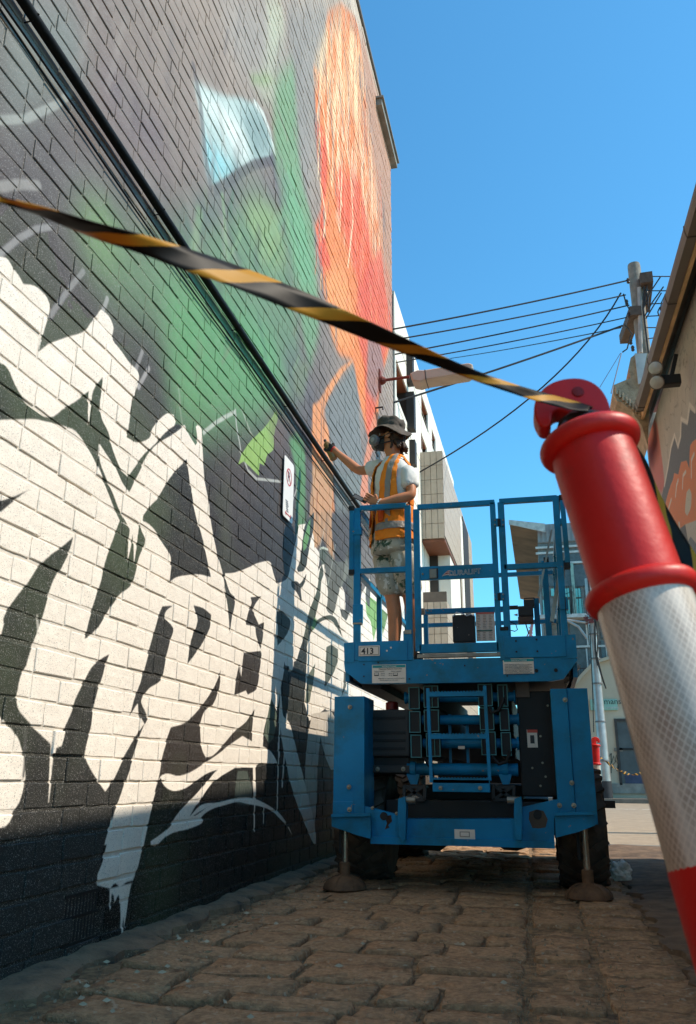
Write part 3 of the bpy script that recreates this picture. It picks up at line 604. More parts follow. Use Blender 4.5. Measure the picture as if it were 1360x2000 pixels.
# street beyond
plane_grid('street',-40,60,10.25,27.6,1,1,lambda x,y:-.02,M_road)
MB().box((-1.9,10.2,-.06),(60,10.36,.0),.01)
tag(MB().box((-40,27.6,-.05),(60,27.75,.11),.01).build('kerb',mat('kerb_stone',lin((120,112,100)),.8)),kind='structure')
tag(MB().box((-40,27.75,-.05),(60,31,.105)).build('footpath',mat('footpath_asphalt',lin((92,84,76)),.85)),kind='structure')
mb=MB()
for k in range(16): mb.add([(.4+k*.62,22.3,-.014),(.4+k*.62+.42+random.random()*.2,22.3,-.014),(.4+k*.62+.42,22.38,-.014),(.4+k*.62,22.38,-.014)],[(0,1,2,3)])
tag(mb.build('painted_line',mat('road_paint',lin((232,222,206)),.7)),'faded broken white paint line across the sunlit street',None,kind='structure')
mb=MB(); 
tag(MB().box((-1.86,10.26,-.045),(3.6,10.5,-.004),.008).build('lane_kerb',mat('kerb_stone',lin((120,112,100)),.8)),kind='structure')
# ---------------------------------------------------------------- right building
RX=1.25; RY1=8.42
def tf_right(px,py):
    p=atX(px,py,RX); return ((p[1]-2.)/(RY1-2.)*900,(p[2])/(4.3)*620)
C2=Canvas(900,620,tf_right); nr=fbm(900,620,(6,5),5,21); nr2=fbm(900,620,(60,40),3,22)
C2.img[:]=np.array(lin((142,132,120))); C2.img*=(1+.3*(nr-.5)+.2*(nr2-.5))[...,None]
rc=dict(sc=3.703,o=(1020,700))
cr_=fbm(900,620,(14,10),5,31); crm=np.clip(1-np.abs(cr_-.5)*70,0,1)*(fbm(900,620,(5,4),2,33)>.5); C2.img*=(1-.45*crm)[...,None]
C2.poly([(905,500),(960,440),(975,470),(1000,640),(1030,900),(1010,980),(940,900)],(150,86,76),blur=2,**rc)
C2.poly([(1010,1000),(1030,900),(1060,780),(1080,640),(1105,560),(1130,640),(1150,560),(1155,450),(1200,470),(1215,370),(1250,400),(1500,200),(1500,1500),(1060,1250)],(86,84,84),smooth=False,**rc)
C2.stroke([(1030,920),(1055,790),(1078,640),(1103,555),(1128,640),(1148,560),(1150,440),(1195,465),(1212,335),(1250,380)],(168,158,146),4,a=.9,**rc)
C2.poly([(1035,1080),(1060,960),(1090,880),(1100,830),(1130,840),(1150,750),(1190,740),(1210,800),(1215,640),(1250,590),(1400,520),(1500,900),(1500,1600),(1260,1330),(1180,1200),(1100,1260),(1060,1180)],(226,136,88),**rc)
for q in ([(1110,1000),(1118,920),(1130,880)],[(1160,940),(1165,850),(1185,820)],[(1225,860),(1225,740),(1245,690)],[(1050,1120),(1080,1020)]): C2.stroke(q,(240,224,206),3,a=.9,**rc)
C2.poly([(1190,970),(1210,940),(1225,980),(1220,1080),(1195,1140),(1178,1110)],(158,148,134),**rc); C2.poly([(1130,1180),(1140,1180),(1145,1240),(1135,1260)],(158,148,134),**rc)
C2.poly([(1180,1200),(1260,1170),(1500,1150),(1500,1700),(1230,1500)],(150,142,132),**rc); C2.poly([(1200,1320),(1220,1290),(1260,1340),(1500,1500),(1300,1600)],(96,100,104),**rc)
C2.img=C2.img*1.95; C2.img/=np.maximum(1,C2.img.max(-1,keepdims=True)/.80)
im2=make_image('right_mural_paint',C2.img); M_rm=mural_mat('painted_render',im2,1,2.,RY1,0,4.3,rough=.7)
RB=empty('shop_building',(RX,6,0),'low building on the right with an orange bubble mural under its long grey gutter','building')
MB().box((RX,1.2,-.1),(RX+5,RY1,4.055)).build('wall',M_rm,RB)
M_gut=mat('gutter_grey',lin((116,104,92)),.55,var=.1,vs=3,bump=.05)
def prof(pts,ya,yb,name,m):
    k=.045; return MB().prism([(x,ya,z+k*(ya-4.2)) for x,z in pts],(0,yb-ya,k*(yb-ya))).build(name,m,RB)
gp_=[(1.05,3.965),(1.050,3.93),(1.060,3.885),(1.12,3.885),(1.12,3.965),(1.110,3.965),(1.110,3.893),(1.066,3.893),(1.058,3.932),(1.058,3.965)]
prof(gp_,1.2,7.49,'gutter',M_gut); prof([(1.052,3.88),(1.12,3.88),(1.12,3.964),(1.05,3.964)],7.491,7.50,'gutter_stop_end',M_gut)
for yb_ in (2.6,3.6,4.62,5.45,6.5,7.40):
    prof([(1.0465,3.968),(1.0465,3.928),(1.058,3.880),(1.122,3.880),(1.122,3.885),(1.060,3.885),(1.050,3.93),(1.050,3.968)],yb_,yb_+.012,'gutter_strap',mat('strap_dark',lin((84,76,68)),.5))
prof([(1.123,3.872),(1.146,3.872),(1.146,4.07),(1.123,4.07)],1.2,8.0,'fascia',mat('cream_timber',lin((216,172,120)),.7))
prof([(1.147,4.045),(1.30,4.045),(1.30,4.06),(1.147,4.06)],1.2,7.9,'soffit',mat('soffit_brown',lin((70,60,50)),.8))
prof([(1.07,3.985),(5.2,4.62),(5.2,4.66),(1.07,4.005)],1.2,7.9,'roof_sheet',mat('roof_iron',lin((110,106,100)),.45,.6))
for k_ in range(3): MB().tube([(RX-.012,1.6,3.90-.022*k_),(RX-.012,8.2,4.18-.022*k_)],.006,5).build('cable',mat('dark_cable',lin((52,46,40)),.6),RB)
# bracket and parapet end of the shop front
cs=mat('sandstone',lin((190,164,134)),.85,var=.2,vs=14,bump=.9,bs=45,dirt=lin((120,96,74)),ds=7)
def Q(px,py,y): return V(atY(px,py,y))
CY=7.7
pb=MB().prism([Q(px,py,CY) for px,py in [(1199,752),(1232,738),(1228,718),(1232,699),(1243,690),(1266,690),(1268,800),(1266,872),(1260,852),(1255,834),(1247,820),(1240,813),(1236,801),(1226,796),(1214,786),(1206,783),(1198,769)]],(0,.75,0)).build('parapet_bracket',cs,RB)
for k in range(8):
    a_=Q(1203+6.5*k,770+6*k,CY-.03); MB().box(a_,a_+Vector((.022,.8,.085)),.006).build('moulding',cs,pb)
MB().prism([Q(1240,690,CY-.05),Q(1264,690,CY-.05),Q(1253,748,CY-.05),Q(1247,750,CY-.05)],(0,.012,0)).build('flashing_plate',mat('white_sheet',lin((206,200,194)),.5),RB)
# twin floodlight under the gutter
fl=empty('twin_floodlight',V(atY(1288,742,5.9)),'twin round floodlights on a black bracket below the right hand gutter','floodlight')
M_blk=mat('black_plastic',lin((30,28,27)),.5,var=.1); M_glass=mat('lamp_glass',lin((205,198,186)),.12,var=.1,bump=.4,bs=30,spec=.8)
cF=V(fl.location)
MB().box(cF+Vector((.0,.02,-.03)),cF+Vector((.16,.10,.05)),.01).beam(cF+Vector((.1,.05,.05)),cF+Vector((.15,.05,.22)),.03,.03).build('bracket',M_blk,fl)
for p,(dx,dz) in zip(((1280,719),(1283,747)),((-.25,-.15),(-.2,-.75))):
    c=V(atY(*p,5.85)); ax=Vector((-.25,-1,dz)).normalized()
    h=MB().lathe([(.02,-.11),(.04,-.09),(.052,-.03),(.056,0),(.050,.003)],c,ax,20).build('lamp_housing',M_gut,fl,True)
    MB().lathe([(.050,.001),(.045,.014),(.03,.022),(.001,.026)],c,ax,20).build('lens',M_glass,h,True)
# power pole behind it
pw=mat('weathered_timber',lin((138,128,114)),.85,var=.2,vs=10,bump=.5,bs=30); pwd=mat('dark_timber',lin((92,76,64)),.85,var=.2,vs=12)
PP=empty('power_pole',(2.12,13,0),'grey timber power pole with two cross arms rising behind the right hand gutter','power pole')
top=atY(1238,517,13); r0=.105
MB().lathe([(.14,0),(.12,5),(.107,float(top[2])-.05),(.1,float(top[2]))],(float(top[0])-.0,13,0),(0,0,1),16).build('pole',pw,PP,True)
def PY(px,py,y): return V(atY(px,py,y))
mb=MB(); zU=float(atY(1250,560,13)[2]); mb.beam(V(atZ(1263,541,zU)),V(atZ(1257,602,zU)),.2,.2)
mb.build('cross_arm',pwd,PP)
zA_=float(atY(1241,612,12.9)[2]); MB().beam(V(atZ(1242,606,zA_)),V(atZ(1221,663,zA_)),.19,.17).build('cross_arm',pwd,PP)
MB().tube([PY(1249,562,12.86),PY(1252,690,12.86)],.035,10).build('conduit',mat('conduit_white',lin((176,166,154)),.5),PP,True)
for a in ((1227,548),(1224,590),(1228,615),(1232,667),(1236,680),(1268,537),(1263,568)):
    p=PY(*a,12.85); MB().lathe([(.01,-.06),(.03,-.04),(.022,-.01),(.032,.01),(.02,.04),(.008,.05)],p,(0,0,1),10).build('insulator',mat('insulator_brown',lin((70,56,48)),.3),PP,True)
mb=MB()
for a,b,c in (((1266,545),(1262,565),(1258,600)),((1290,541),(1270,565),(1257,602)),((1292,572),(1275,600),(1262,622)),((1296,560),(1272,590),(1258,620)),((1300,575),(1290,590),(1290,606)),((1262,568),(1268,585),(1266,600)),((1289,600),(1282,610),(1287,616)),((1218,574),(1222,595),(1230,605)),((1216,688),(1226,692),(1232,655)),((1220,634),(1228,640),(1236,654))):
    A,B,Cc=[PY(*q,12.8) for q in (a,b,c)]; mb.tube([A,A*.25+B*.5+Cc*.25,Cc],.012,5)
mb.tube([PY(1258,560,12.8),PY(1256,600,12.8),PY(1262,650,12.8),PY(1267,690,12.8)],.016,5)
mb.build('jumper_wires',mat('dark_cable',lin((52,46,40)),.6),PP)
# overhead wires
M_wire=mat('wire_black',lin((38,36,38)),.6)
wires=[((1225,548),(768,643),.014),((1222,576),(768,664),.012),((1229,596),(772,692),.012),((1224,620),(774,708),.010),((1216,636),(770,786),.016),((1213,640),(880,700),.010)]
def wire(a,b,r,ya,yb,xb,lab,sag=.12):
    A=PY(*a,ya) ; B=V(atX(*b,xb)) if xb is not None else PY(*b,yb)
    pts=[A.lerp(B,t/14)-Vector((0,0,4*sag*(t/14)*(1-t/14))) for t in range(15)]
    return tag(MB().tube(pts,r,6).build('overhead_wire',M_wire,None,True),lab,'wire','overhead wires from the power pole')
labs=['topmost thin black wire running left from the pole head','second black wire from the top crossing the blue sky','third black wire from the top crossing the blue sky','thin fourth wire above the thick cable','thick black cable passing below the wall lamp to the white building','thin lowest wire close above the thick cable']
for (a,b,r),lb in zip(wires,labs): wire(a,b,r,12.85,None,-1.895,lb,.03)
p0,p1,p2=(1213,572),(1060,756),(820,922)
A=PY(*p0,12.85);Cc=PY(*p2,13.9); pts=[]
B=PY(*p1,13.3)
for t in range(17):
    u=t/16; pts.append(A*(1-u)**2+ (B*2-A*.5-Cc*.5)*2*u*(1-u)+Cc*u*u)
tag(MB().tube(pts,.015,6).build('service_cable',M_wire,None,True),'sagging black service cable sweeping down to the tiled building','cable')
tag(MB().tube([PY(1214,690,12.4),PY(1204,730,11.5),PY(1194,768,10.6)],.008,5).tube([PY(1212,690,12.4),PY(1172,756,11.5)],.005,5).build('stay_wire',M_wire,None),'pair of thin wires dropping from the lower cross arm','wire')
for (a,b),lb in zip((((1268,540),(1330,540)),((1266,568),(1320,568)),((1262,594),(1310,592)),((1262,618),(1300,616)),((1262,640),(1296,640)),((1264,662),(1290,658))),('topmost short wire','second short wire from the top','third short wire from the top','fourth short wire from the top','fifth short wire from the top','lowest short wire')):
    tag(MB().tube([PY(*a,12.85),PY(*b,12.9)+Vector((6,0,.0))*0],.01,5).build('overhead_wire',M_wire,None),lb+' leading right from the power pole to behind the gutter','wire','wires right of the power pole')
# ---------------------------------------------------------------- white building and tiled bay on the left
WBm=mat('white_render',lin((236,228,212)),.75,var=.05,vs=2); dk=mat('dark_opening',lin((52,44,38)),.6); sof=mat('timber_soffit',lin((120,70,44)),.6,var=.2,vs=3)
WBX=-1.9; WB=empty('white_building',(WBX,14,0),'tall white rendered building with deep slot windows beyond the mural wall','building')
GRM=mat('grey_render',lin((132,124,114)),.8)
def wz(px,py): return V(atX(px,py,WBX))
# front wall with openings: build as strips around openings
ops=[(11.9,13.25,5.35,6.15),(13.45,14.05,6.3,7.0),(13.1,13.75,3.9,4.75),(14.75,15.3,5.0,6.0),(14.6,15.2,3.5,4.3),(16.1,16.7,5.2,6.1),(16.0,16.6,3.6,4.4)]
ops=[]
def op(a,b,c,d):
    p=wz(*a);q=wz(*b); ops.append((min(p.y,q.y),max(p.y,q.y),min(p.z,q.z),max(p.z,q.z)))
def wp(px,py): p=atX(px,py,WBX); return float(p[1]),float(p[2])
def opn(pa,pb_,top,bot):
    ops.append((max(11.4,wp(pa,(top+bot)/2)[0]),wp(pb_,(top+bot)/2)[0],wp(pb_,bot)[1],wp(pa,top)[1]))
y1_=wp(797,765)[0]; ops.append((11.42,y1_,wp(797,830)[1],wp(797,765)[1]))
for o_ in ((824,836,771,845),(823,834,845,905),(844,851,838,890)): opn(*o_)
shr=[]
for pi_,po_,t_,b_ in ((795,809,764,836),(794,806,688,745),(800,811,858,905)):
    ys_=wp(pi_,(t_+b_)/2)[0]; shr.append((ys_,float(atY(po_,(t_+b_)/2,ys_)[0]),float(atY(po_,b_,ys_)[2]),float(atY(po_,t_,ys_)[2])))
WZ=8.2
def wall_with_ops(yA,yB,zA,zB,ops,x,d,m,parent):
    ysp=sorted({yA,yB,*[o[0] for o in ops],*[o[1] for o in ops]}); zs=sorted({zA,zB,*[o[2] for o in ops],*[o[3] for o in ops]}); mb=MB()
    for i in range(len(ysp)-1):
        for j in range(len(zs)-1):
            yc=(ysp[i]+ysp[i+1])/2; zc=(zs[j]+zs[j+1])/2
            if not any(o[0]<yc<o[1] and o[2]<zc<o[3] for o in ops): mb.box((x,ysp[i],zs[j]),(x-d,ysp[i+1],zs[j+1]))
    return mb.build('wall',m,parent)
wall_with_ops(11.3,20.5,0,WZ,ops,WBX,.55,WBm,WB); print('ops',ops,shr)
MB().box((WBX-.6,11.32,0),(WBX-8,20.5,WZ-.05)).build('building_body',GRM,WB)
MB().box((WBX-.01,11.24,0),(WBX-.5,11.30,WZ-.1)).build('end_wall',GRM,WB)
for (a,b,c,d) in ops:
    w=MB().box((WBX-.50,a,c),(WBX-.54,b,d)).build('window',dk,WB)
    MB().box((WBX-.02,a,d-.03),(WBX-.5,b,d-.002)).build('soffit',sof,w)
    MB().box((WBX-.03,b-.03,c),(WBX-.5,b-.002,d-.03)).build('reveal',dk,w)
    MB().box((WBX-.46,(a+b)/2-.02,c),(WBX-.5,(a+b)/2+.02,d-.03)).build('mullion',mat('mullion_grey',lin((110,104,98)),.5),w)
for (ys_,xo_,zb__,zt__) in shr: MB().box((WBX-.01,ys_,zb__),(xo_,ys_+.2,zt__)).build('window_shroud',dk,WB)
# vertical panel joints
mb=MB()
for yy_ in (12.85,14.3,15.95,17.8,19): mb.box((WBX+.001,yy_,3),(WBX+.003,yy_+.018,WZ-.02))
for z_ in (4.2,5.2,6.25,7.45): mb.box((WBX+.001,11.32,z_),(WBX+.0025,20.4,z_+.015))
mb.build('panel_joint',mat('joint_grey',lin((150,140,126)),.9),WB)  # thin joint lines in a darker render tone
TB=empty('tiled_building',(-1.5,14,0),'tiled grey and beige building with a projecting upper bay behind the lift','building')
M_tl=mat('tile_beige',lin((186,166,144)),.5,var=.06,vs=8,obj=.07,bump=.05); M_gt=mat('grout',lin((146,130,114)),.9)
TX=-1.49; 
def tiled(name,x0,x1,y0,y1,z0,z1,tw=.115,th=.27):
    MB().box((x0,y0+.012,z0),(x1-.012,y1,z1)).build(name,M_gt,TB)
    return
tiled('upper_bay',-4,TX,14,17.0,4.77,6.45); tiled('lower_bay',-4,TX,14,20.4,.0,3.62)
tiled('rear_wall',-4,TX,17.0,20.4,3.62,6.45)
tm=MB().box((0,-.5,-.5),(.014,.5,.5),0).build('tile',M_tl,None); tmesh=tm.data; bpy.data.objects.remove(tm)
cands=[];tw,th=.112,.27
def face_front(xa,xb,za,zb,y):
    nx=int((xb-xa)/tw); nz_=max(1,round((zb-za)/th)); h=(zb-za)/nz_
    for i in range(nx):
        for j in range(nz_): cands.append(('f',xb-(i+.5)*tw,y,za+(j+.5)*h,tw-.008,h-.008))
def face_side(ya,yb,za,zb,x):
    ny=int((yb-ya)/tw); nz_=max(1,round((zb-za)/th)); h=(zb-za)/nz_; w=(yb-ya)/ny
    for i in range(ny):
        for j in range(nz_): cands.append(('s',x,ya+(i+.5)*w,za+(j+.5)*h,w-.008,h-.008))
face_front(-2.4,TX,4.77,6.45,14); face_front(-2.4,TX,.8,3.62,14); face_side(14,17.9,4.0,6.45,TX); face_side(19.2,20.4,.8,6.45,TX); face_side(14,17.9,.8,3.62,TX); face_side(17.9,19.2,.8,6.45,TX) 
cands=[c for c in cands if not (c[0]=='s' and 17.7<c[2]<19.2 and True and 3.2<c[3]<6.3)]
cands=[c for c in cands if not (c[0]=='s' and c[2]<17.0 and 3.62<c[3]<4.77)]
ff=[c for c in cands if c[0]=='f']; fs=[c for c in cands if c[0]=='s']; sel=ff[:300]
tv=MB()
for c in cands:
    if c in sel and len(sel)<=300:
        o=bpy.data.objects.new('tile',tmesh); COL.objects.link(o); o.parent=TB; o.location=Vector((c[1],c[2],c[3]))-Vector((-1.5,14,0)); o.rotation_euler=(0,0,-PI/2); o.scale=(1,c[4],c[5])
    elif c[0]=='f': tv.box((c[1]-c[4]/2,c[2]-.014,c[3]-c[5]/2),(c[1]+c[4]/2,c[2],c[3]+c[5]/2))
    else: tv.box((c[1],c[2]-c[4]/2,c[3]-c[5]/2),(c[1]+.004,c[2]+c[4]/2,c[3]+c[5]/2))
tag(tv.build('small_tiles',M_tl,TB),kind='stuff')
MB().box((-4,14.02,4.72),(TX,17.0,4.765)).build('bay_soffit',sof,TB)
MB().box((-4,15.0,3.62),(TX-.25,15.05,4.72)).build('recess_glass',dk,TB)
MB().box((TX-.30,15.02,3.62),(TX-.02,17,4.72)).build('return_wall',WBm,TB)
MB().box((-4,14.0,3.62),(TX,14.06,3.80)).build('balcony_kerb',mat('kerb_brown',lin((104,90,78)),.7),TB)
MB().box((TX-.05,17.75,3.2),(TX+.02,19.15,6.35)).build('slot_window',dk,TB)
MB().box((TX-.05,17.2,3.7),(TX+.012,17.7,6.2)).build('white_panel',WBm,TB)
for zz_ in (6.12,3.05): MB().box((-1.98,13.975,zz_),(-1.94,13.99,zz_+.04)).build('weep_hole',dk,TB)
# wall lamp on the mural wall
mt=V(atX(741,744,WX)); WLp=empty('wall_lamp',mt,'flat wide street light on a rusty arm sticking out from the mural wall','street light')
rust=mat('rusty_red',lin((120,52,38)),.8,var=.3,vs=20)
lamp_grey=mat('lamp_grey',lin((184,168,148)),.55,var=.08)
yL=mt.y
MB().box(mt+Vector((0,-.06,-.16)),mt+Vector((.02,.06,.16)),.005).lathe([(.06,0),(.06,.05),(.035,.09)],mt,(1,0,0),12).build('wall_plate',rust,WLp)
eA=PY(800,736,yL); MB().tube([mt,eA],.022,8).build('arm',rust,WLp,True)
e1=PY(812,735,yL); e2=PY(925,722,yL); dd=(e2-e1)
hp_=[(800,729),(815,722),(828,722),(915,708),(924,711),(923,720),(915,728),(832,741),(820,745),(806,743)]
lh=MB().prism([PY(*q,yL-.14) for q in hp_],(0,.28,0)).build('lamp_head',lamp_grey,WLp)
lh.modifiers.new('bevel','BEVEL').width=.015
MB().prism([PY(*q,yL-.145) for q in ((829,722),(831,722),(833,741),(831,741))],(0,.29,0)).build('seam',mat('strap_dark',(0,0,0)),lh)
bk=V(atX(733,797,WX)); tag(MB().tube([bk,PY(748,795,bk.y),PY(748,800,bk.y)],.012,6).tube([bk,V(atX(735,830,WX))+Vector((.02,0,0))],.006,5).build('wire_hook',M_blk,None),'small dark iron hook on the mural wall above the hat','hook')
# ---------------------------------------------------------------- buildings across the street
GB=empty('grey_building',(3,31,0),'grey corrugated building with balcony glass and a brown canopy soffit across the street','building')
M_cor=mat('corrugated_grey',lin((150,146,142)),.55,.2,var=.06); yG=31
def G(px,py,y=yG): return V(atY(px,py,y))
gx=G(1050,1040).x; gx2=G(1300,1040).x+2; ztop=G(1100,1022).z; zc1=G(1100,1058).z
mb=MB().box((gx,yG,zc1),(gx2,yG+12,ztop))
for k in range(int((gx2-gx)/.16)): mb.box((gx+k*.16,yG-.03,zc1+.02),(gx+k*.16+.08,yG,ztop-.02))
mb.build('corrugated_band',M_cor,GB)
MB().box((gx-.02,yG+.05,0),(gx2,yG+12,zc1)).build('wall',mat('grey_wall',lin((128,124,118)),.8),GB)
sx0=G(996,1020).x
MB().prism([(sx0,yG-.3,ztop+.10),(gx,yG-.3,ztop-.25),(gx,yG-.3,ztop-.35),(sx0,yG-.3,ztop-.05)],(0,14,0)).build('canopy_soffit',mat('ply_soffit',lin((128,104,80)),.7,var=.25,vs=1.5),GB)
MB().prism([(sx0-.03,yG-.36,ztop+.16),(gx+.3,yG-.36,ztop-.08),(gx+.3,yG-.36,ztop-.42),(sx0-.03,yG-.36,ztop-.02)],(0,.06,0)).build('canopy_fascia',mat('fascia_white',lin((196,190,180)),.6),GB)
def band(z0p,z1p,name,m,xa=1048,xb=1320,dy=0,h=None):
    z0=G(1100,z0p).z; z1=G(1100,z1p).z; return MB().box((G(xa,1100).x,yG+dy,z1),(G(xb,1100).x,yG+.06+dy,z0)).build(name,m,GB)
lt=mat('frame_white',lin((204,198,188)),.6); gl=mat('cyan_glass',lin((126,206,196)),.25,var=.15,vs=1.2,bump=0); dkg=mat('grey_glass',lin((92,96,94)),.2,bump=0)  # dkg: plain dark grey window glass
for a,b in ((1066,1070),(1077,1081),(1098,1102),(1206,1211),(1262,1266)): band(a,b,'window_rail',lt,dy=-.06)
for k,(xa,xb,ya,yb) in enumerate(((1052,1088,1082,1098),(1090,1150,1082,1098),(1052,1088,1103,1145),(1090,1118,1103,1145),(1120,1150,1103,1145))):
    p=G(xa,ya);q=G(xb,yb); MB().box((p.x,yG-.02,q.z),(q.x,yG+.03,p.z)).build('window',dkg,GB)
for (xa,xb,ya,yb) in ((1060,1068,1150,1164),(1060,1068,1172,1205),(1076,1088,1150,1164),(1100,1114,1150,1166),(1100,1114,1172,1200),(1122,1136,1150,1166),(1122,1140,1170,1200)):
    p=G(xa,ya);q=G(xb,yb); MB().box((p.x,yG-.03,q.z),(q.x,yG+.02,p.z)).build('window',gl,GB)
MB().box((G(1114,1110).x,yG-.2,G(1100,1206).z),(G(1120,1110).x,yG-.1,G(1100,1103).z)).build('column',mat('pale_green_paint',lin((150,176,160)),.6),GB)
for k in range(12):
    x=G(1098,1150).x+k*.13; MB().tube([(x,yG-.5,G(1100,1206).z),(x+.03*math.sin(k*2),yG-.5,G(1100,1150).z)],.012,5).build('baluster',M_blk,GB)
MB().box((G(1046,1100).x,yG-.6,G(1100,1212).z),(G(1200,1100).x,yG,G(1100,1205).z)).build('balcony_slab',lt,GB)
for (xa,xb,ya,yb) in ((1112,1150,1216,1262),(1172,1200,1216,1246),(1173,1188,1252,1290),(1112,1152,1268,1330)):
    p=G(xa,ya);q=G(xb,yb); w=MB().box((p.x,yG-.04,q.z),(q.x,yG+.03,p.z)).build('window',dkg,GB); MB().box((q.x-.05,yG-.07,q.z),(q.x,yG-.04,p.z)).build('frame',lt,w)
mb=MB(); 
for k in range(9): x=G(1108,1320).x+k*.09; mb.tube([(x,yG-.9,G(1100,1345).z),(x,yG-.9,G(1100,1312).z)],.012,4)
mb.tube([(G(1106,1312).x,yG-.9,G(1100,1312).z),(G(1150,1312).x,yG-.9,G(1100,1312).z)],.018,5); mb.build('balcony_railing',M_blk,GB)
CB=empty('cream_building',(2.4,29,0),'cream rendered building with curved parapet, mint sign and grey door across the street','building')
yC=29; M_cr=mat('cream_render',lin((196,178,152)),.85,var=.06,vs=1.5,bump=.2,bs=20)
def K(px,py,y=yC): return V(atY(px,py,y))
pp=[(1085,1560),(1085,1372),(1112,1350),(1135,1322),(1160,1296),(1190,1287),(1192,1262),(1204,1262),(1204,1284),(1400,1284),(1400,1560)]
MB().prism([K(*q) for q in pp],(0,1.6,0)).build('wall',M_cr,CB)
mb=MB(); 
for a,b in (((1086,1370),(1113,1348)),((1113,1348),(1136,1320)),((1136,1320),(1161,1294)),((1161,1294),(1192,1285)),((1192,1285),(1400,1283))): mb.beam(K(*a)+Vector((0,-.05,0)),K(*b)+Vector((0,-.05,0)),.16,.10)
mb.build('coping',M_cr,CB)
MB().box(K(1085,1548)+Vector((0,-.06,0)),K(1400,1532)+Vector((0,0,0))).build('plinth',mat('plinth_grey',lin((150,142,130)),.85),CB)
d0=K(1216,1533);d1=K(1296,1408); dr=MB().box((d0.x,yC-.02,d0.z),(d1.x,yC+.03,d1.z)).build('door',mat('door_grey',lin((84,92,92)),.6,var=.2,vs=2),CB)
MB().box((d0.x,yC-.05,K(1220,1465).z),(d1.x,yC-.02,K(1220,1461).z)).build('door_bar',M_blk,dr); MB().box((d0.x+.1,yC-.04,K(1220,1530).z),(d1.x,yC-.02,K(1220,1512).z)).build('kick_panel',mat('kick_blue',lin((62,72,96)),.6),dr)
mb=MB().box((d0.x-.08,yC-.06,d0.z),(d0.x,yC,d1.z+.08)).box((d0.x,yC-.06,d1.z),(d1.x,yC,d1.z+.08)); mb.build('door_frame',mat('frame_dark',lin((66,62,58)),.7),dr)
ns=K(1233,1424); MB().box((ns.x,yC-.05,ns.z-.14),(ns.x+.55,yC-.025,ns.z+.04)).build('number_plate',mat('plate_brown',lin((66,50,46)),.5),dr)
text_mb('2/311',.17,(ns.x+.04,yC-.055,ns.z-.115)).build('number',mat('pale_red_text',lin((190,150,140)),.6),dr)
sA_=K(1154,1388);sB_=K(1205,1366); sg=MB().box((sA_.x,yC-.07,sA_.z),(sB_.x,yC-.01,sB_.z),.04).build('sign_board',mat('mint_sign',lin((148,190,170)),.5,var=.04),CB)
text_mb('H',.27,(sA_.x+.10,yC-.075,sA_.z+.2)).build('lettering',mat('sign_dark',lin((40,56,52)),.6),sg)
text_mb('mans',.27,(K(1180,1380).x,yC-.075,sA_.z+.2)).build('lettering',MATS['sign_dark'],sg)
text_mb('catering',.14,(K(1181,1380).x,yC-.075,sA_.z+.05)).build('lettering',lt,sg)
MB().box(K(1200,1468)+Vector((0,-.05,0)),K(1216,1461)+Vector((0,-.02,0))).build('letter_slot',mat('slot_grey',lin((120,112,100)),.6),CB)
# scribbled tag on the cream wall (paint, 3 mm proud)
mb=MB(); 
for q in ([(1187,1468),(1190,1478),(1194,1471),(1194,1510)],[(1195,1490),(1199,1476),(1202,1488),(1204,1474),(1208,1490),(1206,1502)],[(1196,1495),(1204,1486),(1209,1496),(1205,1506)]): mb.tube([K(*p)+Vector((0,-.015,0)) for p in q],.012,4)
mb.build('graffiti_tag',mat('sign_dark',(0,0,0)),CB)
# street light pole
SP=empty('street_light_pole',(2.0,28,0),'grey steel street pole with a black painted foot and tangled cables across the road','pole')
M_st=mat('galvanised',lin((176,170,162)),.35,.35,var=.12,vs=5)
b_=V(atY(1186,1562,28)); t_=V(atY(1155,1130,28)); x0=b_.x
MB().lathe([(.19,.1),(.18,.62)],(x0+.0,28,0),(0,0,1),18).build('black_foot',mat('black_paint',lin((52,50,50)),.6),SP,True)
MB().lathe([(.17,.6),(.155,2.4),(.15,2.42),(.13,4.4),(.12,float(t_.z))],(x0,28,0),(0,0,1),18).build('pole',M_st,SP,True)
for zb in (1.2,2.4,3.6,4.4,5.2): MB().lathe([(.17,0),(.175,.02),(.17,.05)],(x0,28,zb),(0,0,1),18,False).build('band',mat('band_grey',lin((120,116,112)),.4),SP)
mb=MB(); H=lambda px,py:V(atY(px,py,27.8))
mb.tube([H(1163,1200),H(1168,1250),H(1166,1290),H(1178,1330),H(1184,1345),H(1176,1320),H(1166,1280)],.022,5).tube([H(1146,1100),H(1152,1160),H(1162,1210),H(1163,1270),H(1168,1300)],.03,5).tube([H(1160,1430),H(1158,1350),H(1152,1220)],.018,5)
mb.build('hanging_cable',MATS['dark_cable'],SP)
MB().tube([H(1108,1212),H(1130,1224),H(1147,1247)],.045,8).tube([H(1108,1211),H(1144,1216)],.04,8).build('bracket_arm',M_st,SP,True)
mb=MB()
for k in range(14): mb.tube([H(1140+random.uniform(-2,8),1205+random.uniform(-8,6)),H(1150+random.uniform(-6,10),1212+random.uniform(-8,8)),H(1158+random.uniform(-2,14),1206+random.uniform(-6,10))],.02,4)
mb.build('cable_tangle',mat('tangle_red',lin((120,60,56)),.7,var=.5,vs=3),SP)
# far tower crane seen past the control box
q=V(atY(1034,1232,90)); q2=V(atY(1026,1262,90)); mb=MB().beam(V(atY(1040,1215,90)),V(atY(1033,1265,90)),.3,.3).beam(V(atY(1041,1220,90)),V(atY(1020,1262,90)),.12,.12)
for k in range(6): mb.beam(V(atY(1033,1225+6*k,90)),V(atY(1041,1231+6*k,90)),.1,.1)
tag(mb.build('crane',mat('crane_red',lin((190,120,114)),.6),None),'tiny far off red and white lattice crane seen through the guard rails','crane')
